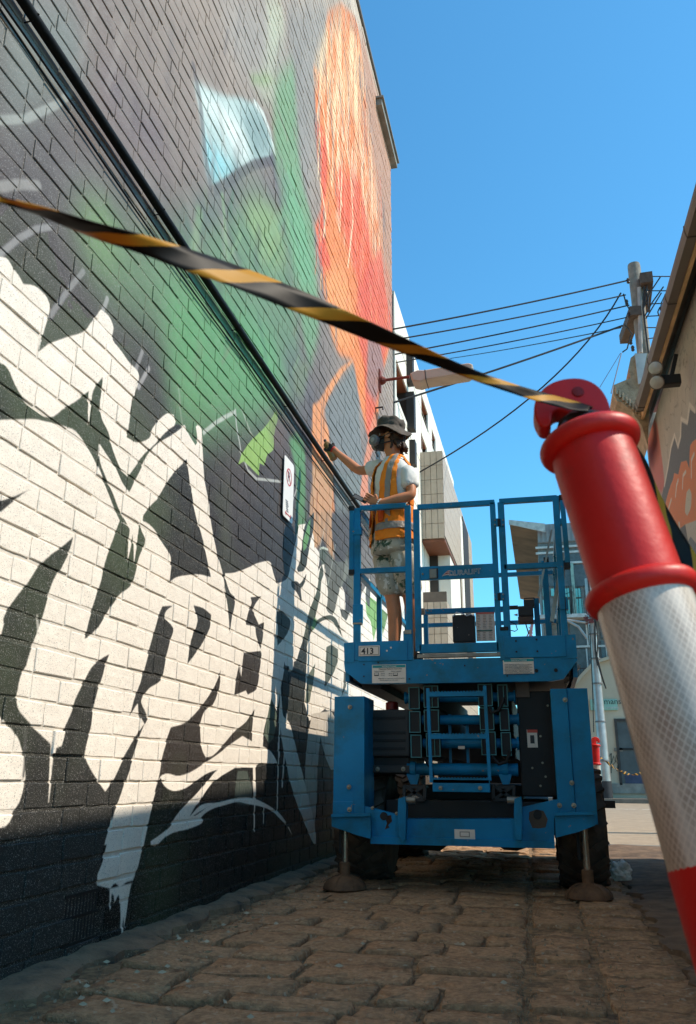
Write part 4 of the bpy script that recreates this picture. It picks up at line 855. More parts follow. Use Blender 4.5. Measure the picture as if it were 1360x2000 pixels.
# ---------------------------------------------------------------- pipe, thin cables and sign on the mural wall
M_pipe=mat('black_pipe',lin((22,22,20)),.55,spec=.15,var=.2,vs=20,bump=.2,bs=60)
pts=[]
for q in ((20,-40),(45,0),(208,252),(372,500),(492,682),(612,860),(700,989),(760,1078)): p=V(atX(q[0],q[1],WX+.036)); pts.append(p)
pa=pts[0]; pb_=pts[-1]
L=[Vector((WX+.036,y,3.75-.0105*(y-2.2)+.012*math.sin(y*2.1))) for y in [1.2+.35*k for k in range(29)]]
pz=[float(atX(px,py,WX+.036)[2]) for px,py in ((45,0),(372,500),(612,860),(700,989))]
pyv=[float(atX(px,py,WX+.036)[1]) for px,py in ((45,0),(372,500),(612,860),(700,989))]
L=[Vector((WX+.036,y,float(np.interp(y,[0]+pyv+[12],[pz[0]]+pz+[pz[3]])))) for y in [1.2+.4*k for k in range(25)]]
pp_=MB().tube(L,.024,12).build('pipe',M_pipe,None,True)
tag(pp_,'thick black pipe running the whole length of the mural wall','pipe')
for y in (2.2,3.4,4.6,5.8,7.0,8.2,9.4):
    z=float(np.interp(y,pyv,pz)); MB().tube([(WX,y,z-.03),(WX+.036,y,z-.028),(WX+.063,y,z),(WX+.036,y,z+.028),(WX,y,z+.03)],.0035,6).build('clip',M_pipe,pp_)
for i,(dz,dx,am,lb) in enumerate(((-.10,.018,.015,'thin black cable strung just below the thick pipe on the mural wall'),(-.135,.012,.03,'lower of the two thin cables sagging under the thick pipe'))):
    c=[Vector((WX+dx,y,float(np.interp(y,[0]+pyv+[12],[pz[0]]+pz+[pz[3]]))+dz-am*abs(math.sin(y*1.1+i)))) for y in [1.2+.2*k for k in range(50)]]
    tag(MB().tube(c,.005,6).build('wall_cable',M_pipe,None,True),lb,'cable')
# parking sign
sc0=V(atX(555,890,WX+.02)); sy0,sy1=float(atX(554,950,WX+.02)[1]),float(atX(573,960,WX+.02)[1])
zt,zb_=3.17,2.66
PS=empty('parking_sign',(WX,(sy0+sy1)/2,2.9),'tall narrow white no parking sign with a red arrow fixed to the mural wall','sign')
r_=.03; out=[]
for cy,cz,a0 in ((sy1-r_,zt-r_,0),(sy0+r_,zt-r_,90),(sy0+r_,zb_+r_,180),(sy1-r_,zb_+r_,270)):
    for k in range(5): a=R(a0+k*22.5); out.append((WX+.018,cy+r_*math.cos(a),cz+r_*math.sin(a)))
MB().prism(out,(.004,0,0)).build('sign_plate',mat('sign_white',lin((238,232,220)),.35,var=.04),PS)
M_sr=mat('sign_red',lin((196,60,48)),.4,var=.05); M_sb=mat('sign_black',lin((40,38,38)),.4,var=.05)
def ring(c,r0,r1,m,n=28):
    mb=MB(); v=[];f=[]
    for k in range(n): a=2*PI*k/n; v+= [c+Vector((0,math.cos(a)*r0,math.sin(a)*r0)),c+Vector((0,math.cos(a)*r1,math.sin(a)*r1))]
    for k in range(n): a=2*k;b=2*((k+1)%n); f.append((a,a+1,b+1,b))
    mb.add(v,f); return mb
cyy=(sy0+sy1)/2; c=Vector((WX+.0235,cyy,3.02))
ring(c,.062,.074,M_sr).beam(c+Vector((0,-.045,.045)),c+Vector((0,.045,-.045)),.002,.011,up=(0,1,1)).build('prohibition_ring',M_sr,PS)
text_mb('P',.13,c+Vector((-.001,-.04,-.045)),ux=(0,1,0)).build('letter',M_sb,PS)
mb=text_mb('NO PARKING',.028,(WX+.0232,cyy-.085,2.90),ux=(0,1,0)); mb2=text_mb('ANY TIME',.028,(WX+.0232,cyy-.065,2.865),ux=(0,1,0))
mb=MB(); 
for k in range(6): mb.box((WX+.0225,cyy-.075+.006*k,2.80-.016*k),(WX+.0235,cyy-.01+.01*(k%3),2.808-.016*k))
mb.build('small_print',M_sb,PS)
a=Vector((WX+.0235,cyy-.06,2.70)); b=a+Vector((0,.13,0)); MB().beam(a,b,.002,.008).prism([a+Vector((0,-.02,0)),a+Vector((0,.01,.02)),a+Vector((0,.01,-.02))],(.001,0,0)).prism([b+Vector((0,.02,0)),b+Vector((0,-.01,.02)),b+Vector((0,-.01,-.02))],(.001,0,0)).build('arrow',M_sr,PS)
# ---------------------------------------------------------------- scissor lift
BL=lin((0,120,166)); M_bl=mat('lift_blue',BL,.42,spec=.35,var=.12,vs=3,bump=.1,bs=40,dirt=lin((22,92,108)),ds=3.2,dlo=.45,dhi=.7,chips=lin((140,118,96)),clo=.705)
M_ch=mat('charcoal_cover',lin((46,42,40)),.55,var=.15,vs=4); M_tyre=mat('tyre_rubber',lin((78,66,56)),.85,var=.3,vs=10,bump=.3)
M_steel=mat('worn_steel',lin((150,138,122)),.4,.6,var=.2,vs=12); M_dec=mat('decal_white',lin((222,206,190)),.5,var=.05); M_dk=mat('underbody_black',lin((22,20,20)),.6)
M_pad=mat('rusty_pad',lin((110,80,56)),.8,var=.3,vs=12,bump=.5,dirt=lin((60,46,38)),ds=9); M_txt=mat('print_black',lin((44,40,40)),.5); M_teal=mat('decal_teal',lin((20,134,136)),.5); M_kick=mat('bare_alloy',lin((142,128,114)),.4,.5,var=.25,vs=9)
yF=5.70; yP=5.86
SL=empty('scissor_lift',(-.55,7,0),'blue scissor lift standing on outriggers on the cobbles with a worker on its platform','scissor lift')
def F(px,py,y=yF): return V(atY(px,py,y))
def fb(name,x0,y0,x1,y1,ya,dep,m=None,bev=.004,par=None,lab=None):
    """box whose front face at depth ya covers pixels x0..x1,y0..y1 (squared up)"""
    p=F((x0),(y0+y1)/2,ya); q=F(x1,(y0+y1)/2,ya); t=F((x0+x1)/2,y0,ya).z; b=F((x0+x1)/2,y1,ya).z
    return MB().box((p.x,ya,b),(q.x,ya+dep,t),bev).build(name,m or M_bl,par or SL,label=lab)
def bolt(c,par,r=.016,m=None):
    MB().lathe([(r,0),(r,.004),(r*.6,.004),(r*.6,.014),(r*.3,.016)],c,(0,-1,0),10).build('bolt',m or M_steel,par)
# chassis columns
cl=fb('left_column_cover',652,1360,712,1594,yF,.34); cr1=fb('right_column_cover',1083,1345,1116,1592,yF,.34); cr2=fb('right_column_side_plate',1117,1344,1158,1610,yF+.012,.33)
cl2=fb('left_column_side_plate',650,1565,690,1612,yF-.006,.3)
for px,py,par in ((684,1381,cl),(682,1537,cl),(683,1581,cl2),(1104,1367,cr1),(1117,1529,cr2),(1093,1573,cr1),(1121,1573,cr2)): bolt(F(px,py,yF-.008),par)
# front cross member: profile polygons extruded
def fpoly(name,P,ya,dep,m=None,par=None):
    return MB().prism([F(*p,ya) for p in P],(0,dep,0)).build(name,m or M_bl,par or SL)
fpoly('left_bumper_plate',[(690,1574),(712,1574),(772,1590),(786,1594),(786,1646),(724,1646),(724,1596),(690,1592)],yF+.01,.05)
fpoly('right_bumper_plate',[(1013,1578),(1083,1562),(1100,1562),(1160,1596),(1083,1598),(1083,1643),(1013,1643)],yF+.01,.05)
fpoly('cross_member',[(786,1600),(1013,1600),(1013,1643),(786,1643)],yF+.006,.16)
MB().box(F(724,1648,yF-.01),F(1083,1640,yF+.14)).build('cross_member_lip',M_bl,SL)
ob=fpoly('left_outrigger_housing',[(648,1594),(722,1594),(724,1598),(724,1638),(700,1632),(648,1614)],yF-.05,.20)
MB().beam(F(648,1593,yF-.06),F(724,1591,yF-.06),.03,.018).build('lip',M_bl,ob)
ob2=fpoly('right_outrigger_housing',[(1084,1590),(1160,1592),(1163,1612),(1130,1625),(1086,1636)],yF-.05,.20)
MB().beam(F(1083,1590,yF-.06),F(1162,1588,yF-.06),.03,.018).build('lip',M_bl,ob2)
for (px,s) in ((785,1),(1012,-1)):
    g=fpoly('lifting_lug',[(px-7,1560),(px+6,1556),(px+8,1570),(px+7,1640),(px,1642),(px-6,1630),(px-8,1590)],yF-.07,.09)
    MB().lathe([(.022,-.03),(.022,.05)],F(px+12*s,1563,yF-.02),(1,0,0),10).build('pin',M_steel,g,True)
hm=mat('hole_rust',lin((70,46,34)),.9,var=.5,vs=18)
for (pxa,pya,r_) in ((750,1594,.026),(1050,1592,.026)): MB().lathe([(r_,0),(r_,.003)],F(pxa,pya,yF+.006),(0,-1,0),16).build('hole',M_dk,SL)
fpoly('rust_patch',[(752,1594),(764,1592),(766,1604),(758,1612),(761,1616),(752,1620),(756,1608)],yF+.007,.002,hm)
fpoly('bare_patch',[(1034,1586),(1048,1581),(1062,1584),(1070,1600),(1066,1616),(1052,1618),(1040,1617),(1033,1600)],yF+.0075,.002,mat('bare_putty',lin((84,72,60)),.8))
MB().lathe([(.024,0),(.024,.003)],F(1051,1589,yF+.004),(0,-1,0),16).build('hole',M_dk,SL)
for px,py in ((775,1589),(728,1578)): bolt(F(px,py,yF+.004),SL,.012)
st=fb('sticker',888,1620,928,1639,yF+.003,.003,M_dec,0); fb('sticker_frame',898,1624,918,1635,yF+.0015,.002,mat('sticker_grey',lin((150,134,120)),.5),0,st); fb('sticker_frame',900,1626,916,1633,yF+.0005,.002,M_dec,0,st)
# outriggers: tube, collar and dished pad
for px,pyt,pyb in ((674,1612,1696),(1147,1606,1698)):
    p=F(px,pyb,yF+.06); x=p.x; yo=yF+.06
    rod=MB().tube([(x,yo,.16),(x,yo,.62)],.021,14).build('outrigger_rod',mat('chrome_rod',lin((176,160,144)),.25,.8),SL,True)
    MB().box((x-.05,yo+.03,.22),(x-.032,yo+.07,.62)).build('outrigger_leg_guard',M_dk,SL)
    pad=MB().lathe([(.03,.17),(.036,.165),(.036,.095),(.046,.088),(.080,.080),(.115,.062),(.138,.036),(.145,.010),(.137,.002)],(x,yo,0),(0,0,1),24).build('outrigger_pad',M_pad,SL,28)
    for k in range(7):
        a=2*PI*k/7; c,s=math.cos(a),math.sin(a); pr_=[(.042,.092),(.080,.084),(.116,.066),(.140,.038),(.149,.006),(.135,.004),(.05,.06)]
        MB().prism([Vector((x+c*r_-s*.004,yo+s*r_+c*.004,h_)) for r_,h_ in pr_],(s*.008,-c*.008,0)).build('rib',M_pad,pad)
# tyres with chevron lugs
def tyre(x0,x1,yc,zc,r,name='tyre'):
    w=x1-x0; o=MB().lathe([(r*.55,0),(r*.9,.0),(r*.97,.02),(r,.05),(r*1.005,w/2),(r,w-.05),(r*.97,w-.02),(r*.9,w),(r*.55,w)],(x0,yc,zc),(1,0,0),40).build(name,M_tyre,SL,30)
    mb=MB()
    for k in range(20):
        for h in (0,1):
            a0=2*PI*(k+.5*h)/20
            pt=lambda t,rr:Vector((x0+(w*.02+w*.5*t if h==0 else w*.98-w*.5*t),yc+math.cos(a0+.30*t)*rr,zc+math.sin(a0+.30*t)*rr))
            A_,B_,Cc=pt(0,r*.985),pt(.5,r*1.01),pt(1,r*1.012); 
            for u,v_ in ((A_,B_),(B_,Cc)):
                nrm=Vector((0,(u.y+v_.y)/2-yc,(u.z+v_.z)/2-zc)); mb.beam(u,v_,.045,.03,up=nrm)
    mb.build('lug',M_tyre,o)
    MB().lathe([(r*.5,.04),(r*.5,w-.06),(r*.25,w-.04)],(x0,yc,zc),(1,0,0),20).build('rim',M_dk,o,True)
tx0=F(1087,1600,6.25).x; tx1=F(1182,1600,6.25).x; tyre(tx0,tx1,6.45,.385,.385); tyre(F(662,1600,6.25).x,F(757,1600,6.25).x,6.45,.385,.385)
tyre(tx0,tx1,8.35,.385,.385); tyre(F(662,1600,6.25).x,F(757,1600,6.25).x,8.35,.385,.385)
# chassis body and axle, dark
xl=F(760,1600,6.2).x; xr_=F(1080,1600,6.2).x
MB().box((xl+.02,6.0,.36),(xr_-.02,9.0,.56)).box((xl-.1,6.30,.33),(xr_+.1,6.55,.46),.02).build('chassis_frame',M_dk,SL)
MB().prism([F(786,1640,6.3),(F(1080,1640,6.3)),F(1080,1652,6.3),F(1040,1652,6.3),F(1010,1662,6.3),F(985,1660,6.3),F(965,1646,6.3),F(880,1646,6.3),F(860,1662,6.3),F(830,1660,6.3),F(790,1652,6.3)],(0,.2,0)).build('axle_housing',M_dk,SL)
MB().box((xl+.05,8.75,.5),(xr_-.05,8.9,1.25)).build('rear_dark_panel',M_dk,SL)  # added black panel that hides the bright street behind the stack
MB().box((xl+.2,6.5,.5),(xr_-.2,8.7,.66)).build('dark_filler_box',M_dk,SL)  # added black box so the space under the stack reads dark
MB().beam((xr_+.3,8.9,.47),(xr_+.62,8.9,.47),.07,.07).build('rear_stub',M_dk,SL)
# engine cover with louvres
ec=fb('engine_cover',716,1386,800,1478,yF+.30,.9,M_ch,.015); 
for py in (1402,1431,1446,1462): fb('louvre',724,py-3,792,py+3,yF+.295,.03,M_dk,.003,ec)
fb('lower_cover',716,1478,800,1512,yF+.34,.8,M_dk,.01); lp=fb('cover_rail',716,1495,800,1509,yF+.30,.05,M_ch,.004)
for px in (738,788): bolt(F(px,1502,yF+.295),lp)
xs0=F(724,1386,yF+.4).x
MB().lathe([(.05,0),(.05,.05),(.03,.06)],F(766,1386,yF+.7),(0,0,1),14).build('fuel_cap',mat('red_plastic',lin((150,20,18)),.4),ec,True)
tb=fb('tray_cover',1014,1350,1084,1556,yF+.34,.9,M_dk,.01); 
fb('tray_decal',1030,1425,1050,1460,yF+.335,.003,M_dec,0,tb); fb('decal_stripe',1030,1425,1050,1431,yF+.333,.003,mat('decal_red',lin((190,70,50)),.5),0,tb); fb('decal_figure',1036,1436,1044,1452,yF+.333,.003,M_txt,0,tb)
for px,py in ((1056,1438),(1060,1490),(1040,1500),(1066,1517),(1056,1535),(1070,1378)): bolt(F(px,py,yF+.335),tb,.008)
# scissor stack: cross tubes, end-on rectangular arms, brackets
M_edge=mat('arm_edge_teal',lin((70,128,130)),.5)
ytb=yF+.36
for k,(py,xa,xb) in enumerate(((1362,795,1003),(1406,795,1010),(1452,797,1010),(1503,800,1008))):
    a=F(xa,py,ytb);b=F(xb,py,ytb); z=(a.z+b.z)/2
    t=MB().tube([(a.x,ytb,z),(b.x,ytb,z)],.034 if k<3 else .042,18).build('cross_tube',M_bl,SL,True)
    for x in (a.x,b.x): MB().lathe([(.045,0),(.045,.014),(.02,.018)],(x,ytb,z),(1 if x==b.x else -1,0,0),14).build('end_collar',M_bl,t,True)
yr=yF+.26
def arm(px0,py0,px1,py1,split=None):
    p=F(px0,py0,yr);q=F(px1,py1,yr); w=.006
    o=MB().box((p.x,yr+.01,q.z),(q.x,yr+2.4,p.z),.006).build('scissor_arm',M_dk,SL)
    mb=MB(); zs=(q.z,p.z)
    mb.box((p.x,yr,q.z),(p.x+w,yr+.02,p.z)).box((q.x-w,yr,q.z),(q.x,yr+.02,p.z)).box((p.x+w,yr,q.z),(q.x-w,yr+.02,q.z+w)).box((p.x+w,yr,p.z-w),(q.x-w,yr+.02,p.z))
    if split: s=F(split,py0,yr).x; mb.box((s,yr,q.z+w),(s+w*.8,yr+.02,p.z-w))
    mb.build('arm_rim',M_edge,o)
for a in ((798,1342,820,1385),(827,1339,857,1382,843),(933,1336,963,1379,946),(971,1337,993,1380,982),(799,1389,822,1431),(828,1386,858,1429),(936,1382,966,1426),(975,1383,996,1427),(802,1435,824,1480),(832,1432,861,1478,848),(939,1429,970,1475,952),(978,1430,1000,1476)): arm(*a)
MB().box(F(745,1345,yF+.3),F(800,1338,yF+2.6)).build('top_slide_channel',M_dk,SL)
for px in (806,986):
    mb=MB(); p=F(px,1490,ytb-.06); mb.lathe([(.055,-.02),(.055,.02)],(p.x,ytb-.02,F(px,1503,ytb).z),(1,0,0),18)
    mb.prism([F(px-12,1512,ytb-.06),F(px+14,1512,ytb-.06),F(px+9,1532,ytb-.06),F(px-4,1532,ytb-.06)],(0,.05,0))
    mb.build('pivot_bracket',M_bl,SL)
for px in (810,984):
    mb=MB()
    a=F(px-20,1534,ytb-.08); b=F(px+20,1534,ytb-.08); c=F(px-20,1562,ytb-.08); d=F(px+20,1562,ytb-.08)
    mb.box((a.x,ytb-.08,a.z-.02),(b.x,ytb+.1,a.z)).beam(a,d,.02,.02).beam(b,c,.02,.02).beam(a,c,.03,.02,up=(1,0,0)).beam(b,d,.03,.02,up=(1,0,0)).beam(c,d,.03,.02)
    mb.build('slide_block',M_ch,SL)
for x_ in (878,912): MB().prism([F(x_-3,1395,ytb+.06),F(x_+3,1395,ytb+.06),F(x_+5,1490,ytb+.06),F(x_,1490,ytb+.06)],(0,.02,0)).build('inner_bracket',M_bl,SL)
for q in ([(955,1380),(962,1391),(974,1388),(982,1372),(984,1362)],[(962,1478),(975,1492),(990,1488),(997,1466)],[(700+130,1480),(842,1500),(846,1520)]): MB().tube([F(*p,yF+.22) for p in q],.013,8).build('hydraulic_hose',M_dk,SL,True)
fb('small_decal',895,1457,908,1463,yF+.30,.003,M_dec,0)
# ladder
lad=MB().beam(F(836,1345,yF+.08),F(843,1528,yF+.02),.022,.03,up=(0,1,0)).build('ladder',M_bl,SL)
MB().beam(F(947,1340,yF+.08),F(957,1525,yF+.02),.022,.03,up=(0,1,0)).build('stile',M_bl,lad)
for i,(ya,yb,yy_,d) in enumerate(((1354,1348,1350,.075),(1437,1430,1434,.05),(1522,1517,1519,.02))):
    a=F(838+3*i,ya+2,yF+d);b=F(948+4*i,yb+4,yF+d); z=(a.z+b.z)/2
    mb=MB().box((a.x,yF+d-.02,z-.022),(b.x,yF+d+.05,z+.008))
    for k in range(18): mb.box((a.x+(b.x-a.x)*(k+.1)/18,yF+d-.022,z+.008),(a.x+(b.x-a.x)*(k+.6)/18,yF+d-.01,z+.014))
    mb.build('rung',M_bl,lad)
ap=fb('ladder_apron',845,1522,957,1547,yF,.06,None,.004,lad); 
for px in (861,938): bolt(F(px,1539,yF-.006),ap,.014)
# ---- platform
px0=F(672,1290,yP).x; px1=F(1127,1290,yP).x; DZ=F(900,1292,yP).z; yR=8.25
deck=MB().prism([F(*p,yP) for p in ((672,1291),(1127,1281),(1128,1290),(1101,1326),(1080,1330),(730,1336),(705,1335),(674,1311))],(0,.05,0)).build('deck_front_beam',M_bl,SL)
zb2=F(705,1333,yP).z
MB().box((px0+.06,yP+.05,zb2+.02),(px1-.06,yR,DZ-.02)).build('deck_underside',M_dk,SL)
MB().box((px0,yP+.05,DZ-.02),(px1,yR,DZ+.0),.0).build('deck_plate',mat('deck_alloy',lin((120,110,100)),.5,.4,var=.2),SL)
MB().box((px0,yP+.05,DZ-.12),(px0+.03,yR,DZ+.15)).build('left_side_beam',M_bl,SL); MB().box((px1-.03,yP+.05,DZ-.12),(px1,yR,DZ+.15)).build('right_side_beam',M_bl,SL)
fpoly('left_corner_plate',[(672,1256),(692,1254),(692,1293),(673,1293)],yP-.004,.05); fpoly('right_corner_plate',[(1100,1240),(1124,1239),(1128,1285),(1100,1287)],yP-.004,.05)
tL=fb('left_toe_board',700,1252,796,1291,yP-.01,.03); tR=fb('right_toe_board',984,1242,1106,1284,yP-.01,.03)
for px,py in ((1008,1252),(1048,1249),(1009,1273),(1050,1272)): MB().lathe([(.007,0),(.007,.003)],F(px,py,yP-.012),(0,-1,0),8).build('rivet_hole',M_dk,tR)
for px,py in ((756,1271),(764,1265)): MB().lathe([(.007,0),(.007,.003)],F(px,py,yP-.012),(0,-1,0),8).build('drill_hole',M_dec,tL)
for px,py in ((711,1298),(711,1321),(739,1294),(800,1326),(908,1300),(991,1320)): MB().lathe([(.006,0),(.006,.003)],F(px,py,yP-.001),(0,-1,0),8).build('rivet_hole',M_dk,deck)
for px,py in ((1048,1310),(1086,1309)): MB().lathe([(.013,0),(.013,.003)],F(px,py,yP-.001),(0,-1,0),12).build('rivet_hole',M_dk,deck)
def sq(p,w=.038,y=yP,cap=False): pass
def post(px,pyt,pyb,w=12,y=yP,m=None,name='guard_post'): return fb(name,px-w/2,pyt,px+w/2,pyb,y,.038,m)
def rail(pxa,pya,pxb,pyb,y=yP,h=.04,name='rail',m=None,dep=.038,par=None):
    a=F(pxa,pya,y);b=F(pxb,pyb,y); z=(a.z+b.z)/2; return MB().box((a.x,y,z-h/2),(b.x,y+dep,z+h/2),.004).build(name,m or M_bl,par or SL)
ga=post(697,992,1290,13); rail(703,992,792,986,name='top_rail'); rail(703,1116,792,1110,name='mid_rail'); post(798,986,1292,12)
# toggles / sockets
fb('post_socket',690,1030,706,1044,yP-.008,.05,par=ga); fb('post_socket',689,1180,707,1216,yP-.008,.05,par=ga); fb('latch_block',689,1216,706,1219,yP-.01,.05,M_steel,0,ga)
o=fb('sliding_post_guard',682,992,691,1120,yP-.006,.038); fb('end_cap',681,988,692,997,yP-.009,.045,M_dk,.003,o); fb('end_cap',681,1112,692,1122,yP-.009,.045,M_dk,.003,o)
fb('post_bracket',788,1232,806,1290,yP-.004,.05); fb('latch_block',790,1230,804,1238,yP-.012,.05,M_steel,.002)
# gate
gt=post(815,994,1272,12,name='gate_post'); g2=post(969,980,1276,11,name='gate_post'); rail(815,991,966,979,name='gate_top_rail')
a=F(821,1110,yP-.002);b=F(966,1130,yP-.002); gp=MB().box((a.x,yP-.002,F(890,1130,yP).z),(b.x,yP+.02,F(890,1104,yP).z),.003).build('gate_panel',M_bl,SL)
rail(819,1266,975,1264,h=.066,name='gate_bottom_rail'); kp=rail(815,1283,978,1276,h=.028,y=yP-.004,name='kick_strip',m=M_kick)
fb('latch_plate',840,1110,856,1130,yP-.008,.006,M_txt,.002,gp); fb('latch',839,1111,853,1129,yP-.02,.014,mat('latch_alloy',lin((126,116,104)),.35,.6),.004,gp); bolt(F(826,1121,yP-.004),gp,.008)
# lettering with swoosh on the gate
tp=F(877,1124.5,yP-.006); M_lw=mat('letter_white',lin((210,212,214)),.5); M_ln=mat('letter_navy',lin((14,34,56)),.5)
for (dx,dz,mm,dy,gw) in ((0,0,M_lw,0,.0013),(0,0,M_ln,-.0015,-.0008)):
    text_mb('DURALIFT',.053,tp+Vector((dx,dy,dz)),ux=(1,0,.035),sx=.97,grow=gw).build('lettering',mm,gp)
sw=[(863,1126),(868,1120),(874,1115),(880,1113.5),(879,1118),(878,1121),(886,1122),(892,1124),(884,1123.6),(874,1123),(868,1124)]
MB().prism([F(*q,yP-.006) for q in sw],(0,.001,0)).build('swoosh',mat('swoosh_pale',lin((200,176,168)),.5),gp)
MB().prism([F(*q,yP-.0075) for q in ((866,1122.5),(872,1119),(878,1118.5),(878,1119.8),(872,1121))],(0,.001,0)).prism([F(*q,yP-.0075) for q in ((870,1118),(875,1115.8),(878,1116),(876,1117))],(0,.001,0)).build('swoosh_stripe',mat('swoosh_red',lin((150,40,50)),.5),gp)
# right bay
post(986,980,1290,13); g4=MB().beam(F(1085,970,yP+.019),F(1105,1262,yP+.019),.045,.04,up=(0,1,0)).build('guard_post',M_bl,SL); rail(975,980,1088,970,name='top_rail'); rail(984,1108,1096,1101,name='mid_rail')
o=MB().beam(F(1098,975,yP-.01),F(1110,1108,yP-.01),.034,.038,up=(0,1,0)).build('sliding_post_guard',M_bl,SL)
fb('end_cap',1092,966,1104,977,yP-.03,.045,M_dk,.003,o); fb('end_cap',1102,1098,1114,1110,yP-.03,.045,M_dk,.003,o)
fb('post_socket',1093,1012,1105,1024,yP-.01,.05,par=g4); fb('post_socket',1094,1166,1110,1190,yP-.012,.055,par=g4)
for py in (1020,1165): 
    h_=fb('hinge',966,py-8,984,py+8,yP-.012,.012,M_bl,.002)
    fb('hinge_knuckle',972,py-7,978,py+7,yP-.02,.02,M_dk,.003,h_)
    for px in (967,983): bolt(F(px,py-4,yP-.014),h_,.006); bolt(F(px,py+5,yP-.014),h_,.006)
fb('post_bracket',976,1225,996,1290,yP-.006,.05); fb('latch_block',977,1224,993,1231,yP-.012,.05,M_dk,.002)
# decals
np_=fb('number_plate',701,1261,742,1281,yP-.016,.004,M_dec,.001); fb('plate_border',703,1263,740,1279,yP-.0175,.002,M_txt,0,np_); fb('plate_field',703.8,1263.8,739.2,1278.2,yP-.0185,.002,M_dec,0,np_)
text_mb('413',.062,F(706,1277.5,yP-.0195),grow=.0014).build('number',M_txt,np_)
def decal(x0,y0,x1,y1,lines):
    o=fb('instruction_decal',x0,y0,x1,y1,yP-.004,.003,M_dec,0); fb('decal_header',x0+1,y0+1,x1-1,y0+6,yP-.0055,.002,M_teal,0,o)
    p=F((x0+x1)/2-14,y0+5.5,yP-.0065); text_mb('INSTRUCTIONS',.015,p).build('lettering',mat('letter_pale',lin((236,230,220)),.5),o)
    for (s,x,y,t) in lines: text_mb(t,s,F(x,y,yP-.0062)).build('lettering',M_txt,o)
    return o
decal(727,1298,793,1334,((.014,740,1308,'Maximum Platform Capacities'),(.010,731,1312,'Platform retracted'),(.010,764,1312,'Platform extended'),(.010,744,1316.5,'500 lbs'),(.010,744,1320,'227 kg'),(.010,759,1316.5,'300 lbs'),(.010,759,1320,'136 kg'),(.009,739,1326,'Rating applies to rough terrain model at full capacity.'),(.009,742,1329.5,'Capacity rating for use of this model.')))
for x0 in (731,768): fb('decal_icon',x0,1314,x0+9,1320,yP-.0062,.002,M_txt,0); fb('decal_icon_field',x0+.8,1314.8,x0+8.2,1318,yP-.0072,.002,M_dec,0)
lines=[]
for k in range(8): lines+= [(.0095,986+(k%2)*.3,1299+k*2.7,('Before operating read all','instructions and safety','Inspect platform and gate','do not exceed rated load')[k%4]),(.0095,1014,1299+k*2.7,('keep clear of overhead','hazards at all times','lower the platform fully','before moving off')[k%4])]
decal(983,1286,1043,1316,lines)
# side rails, rear rail, inner posts running back
zT=F(697,990,yP).z-.02; zM=F(697,1116,yP).z; xL=F(697,992,yP).x; xR=F(1092,992,yP).x
for x,nm in ((xL,'left'),(xR,'right')):
    for z in (zT,zM): MB().box((x-.02,yP+.04,z-.02),(x+.02,yR,z+.02),.003).build(nm+'_side_rail',M_bl,SL)
    for y in (6.75,7.55,yR): MB().box((x-.02,y,DZ),(x+.02,y+.04,zT-.02),.003).build('guard_post',M_bl,SL)
for z in (zT,zM): MB().box((xL,yR,z-.02),(xR,yR+.04,z+.02),.003).build('rear_rail',M_bl,SL)
# low inner frame with manual box and placards, as seen through the gate
yI=6.9
rl=rail(821,1198,985,1186,y=yI,h=.045,name='inner_rail'); rail(985,1187,1012,1185,y=yI,h=.03,name='inner_tube',m=M_ch)
post(832,1198,1262,8,y=yI,name='inner_post'); fb('inner_clamp',820,1188,830,1200,yI-.3,.02,M_kick,.002)
mbx=fb('manual_box',884,1200,928,1254,yI-.02,.09,mat('scuffed_black',lin((42,40,38)),.6,var=.2,chips=lin((170,164,156)),clo=.71),.012)
MB().tube([F(885,1204,yI-.03),F(892,1196,yI-.03),F(905,1199,yI-.03),F(912,1203,yI-.03),F(920,1200,yI-.03),F(927,1203,yI-.03)],.005,5).build('cable_tie',M_lw,mbx)
pl=fb('placard',930,1196,967,1252,yI-.015,.006,M_dec,0); fb('placard_header',930,1196,966,1199,yI-.018,.003,mat('placard_red',lin((196,96,84)),.5),0,pl); fb('placard_bar',932,1230,962,1233,yI-.018,.003,mat('placard_green',lin((90,120,104)),.5),0,pl)
mb=MB()
for c in range(3):
    for k in range(16):
        if k==9: continue
        p=F(932+c*11.5,1202+k*3.1,yI-.018); mb.box(p,p+Vector((random.uniform(.02,.034),.002,.003)))
mb.build('printed_lines',mat('print_grey',lin((120,112,106)),.6),pl)
# control box on the right side rails
yc_=6.7
cb_=fb('control_box',1012,1183,1042,1203,yc_,.12,M_ch,.008); fb('control_box_top',1023,1171,1044,1184,yc_,.1,M_ch,.006,cb_); fb('control_box_base',1012,1204,1042,1215,yc_+.0,.12,mat('brown_box',lin((92,72,60)),.7),.004,cb_)
MB().tube([F(1024,1172,yc_),F(1024,1169,yc_),F(1044,1168,yc_),F(1044,1172,yc_)],.005,6).build('handle',M_ch,cb_)
MB().tube([F(1026,1215,yc_),F(1033,1238,yc_)],.005,6).build('cable',M_ch,cb_); MB().lathe([(.002,0),(.012,.03)],F(1004,1201,yc_),(1,0,0),10).build('joystick',M_kick,cb_)
fb('inner_post',1044,1168,1055,1242,yc_+.1,.04); fb('inner_post',1062,1095,1074,1242,yF+.9,.04); fb('end_cap',1062,1088,1072,1098,yF+.89,.045,M_dk,.002)
MB().beam(F(1078,1035,6.5),F(1052,1165,6.5),.016,.016).beam(F(1100,1080,6.4),F(1078,1215,6.4),.045,.03).build('fold_strut',mat('strut_alloy',lin((150,140,128)),.35,.6),SL)
MB().tube([F(1105,1160,yP-.03),F(1118,1155,yP-.03),F(1116,1200,yP-.03),F(1106,1198,yP-.03),F(1104,1165,yP-.03)],.003,5).build('lanyard',M_dk,SL)
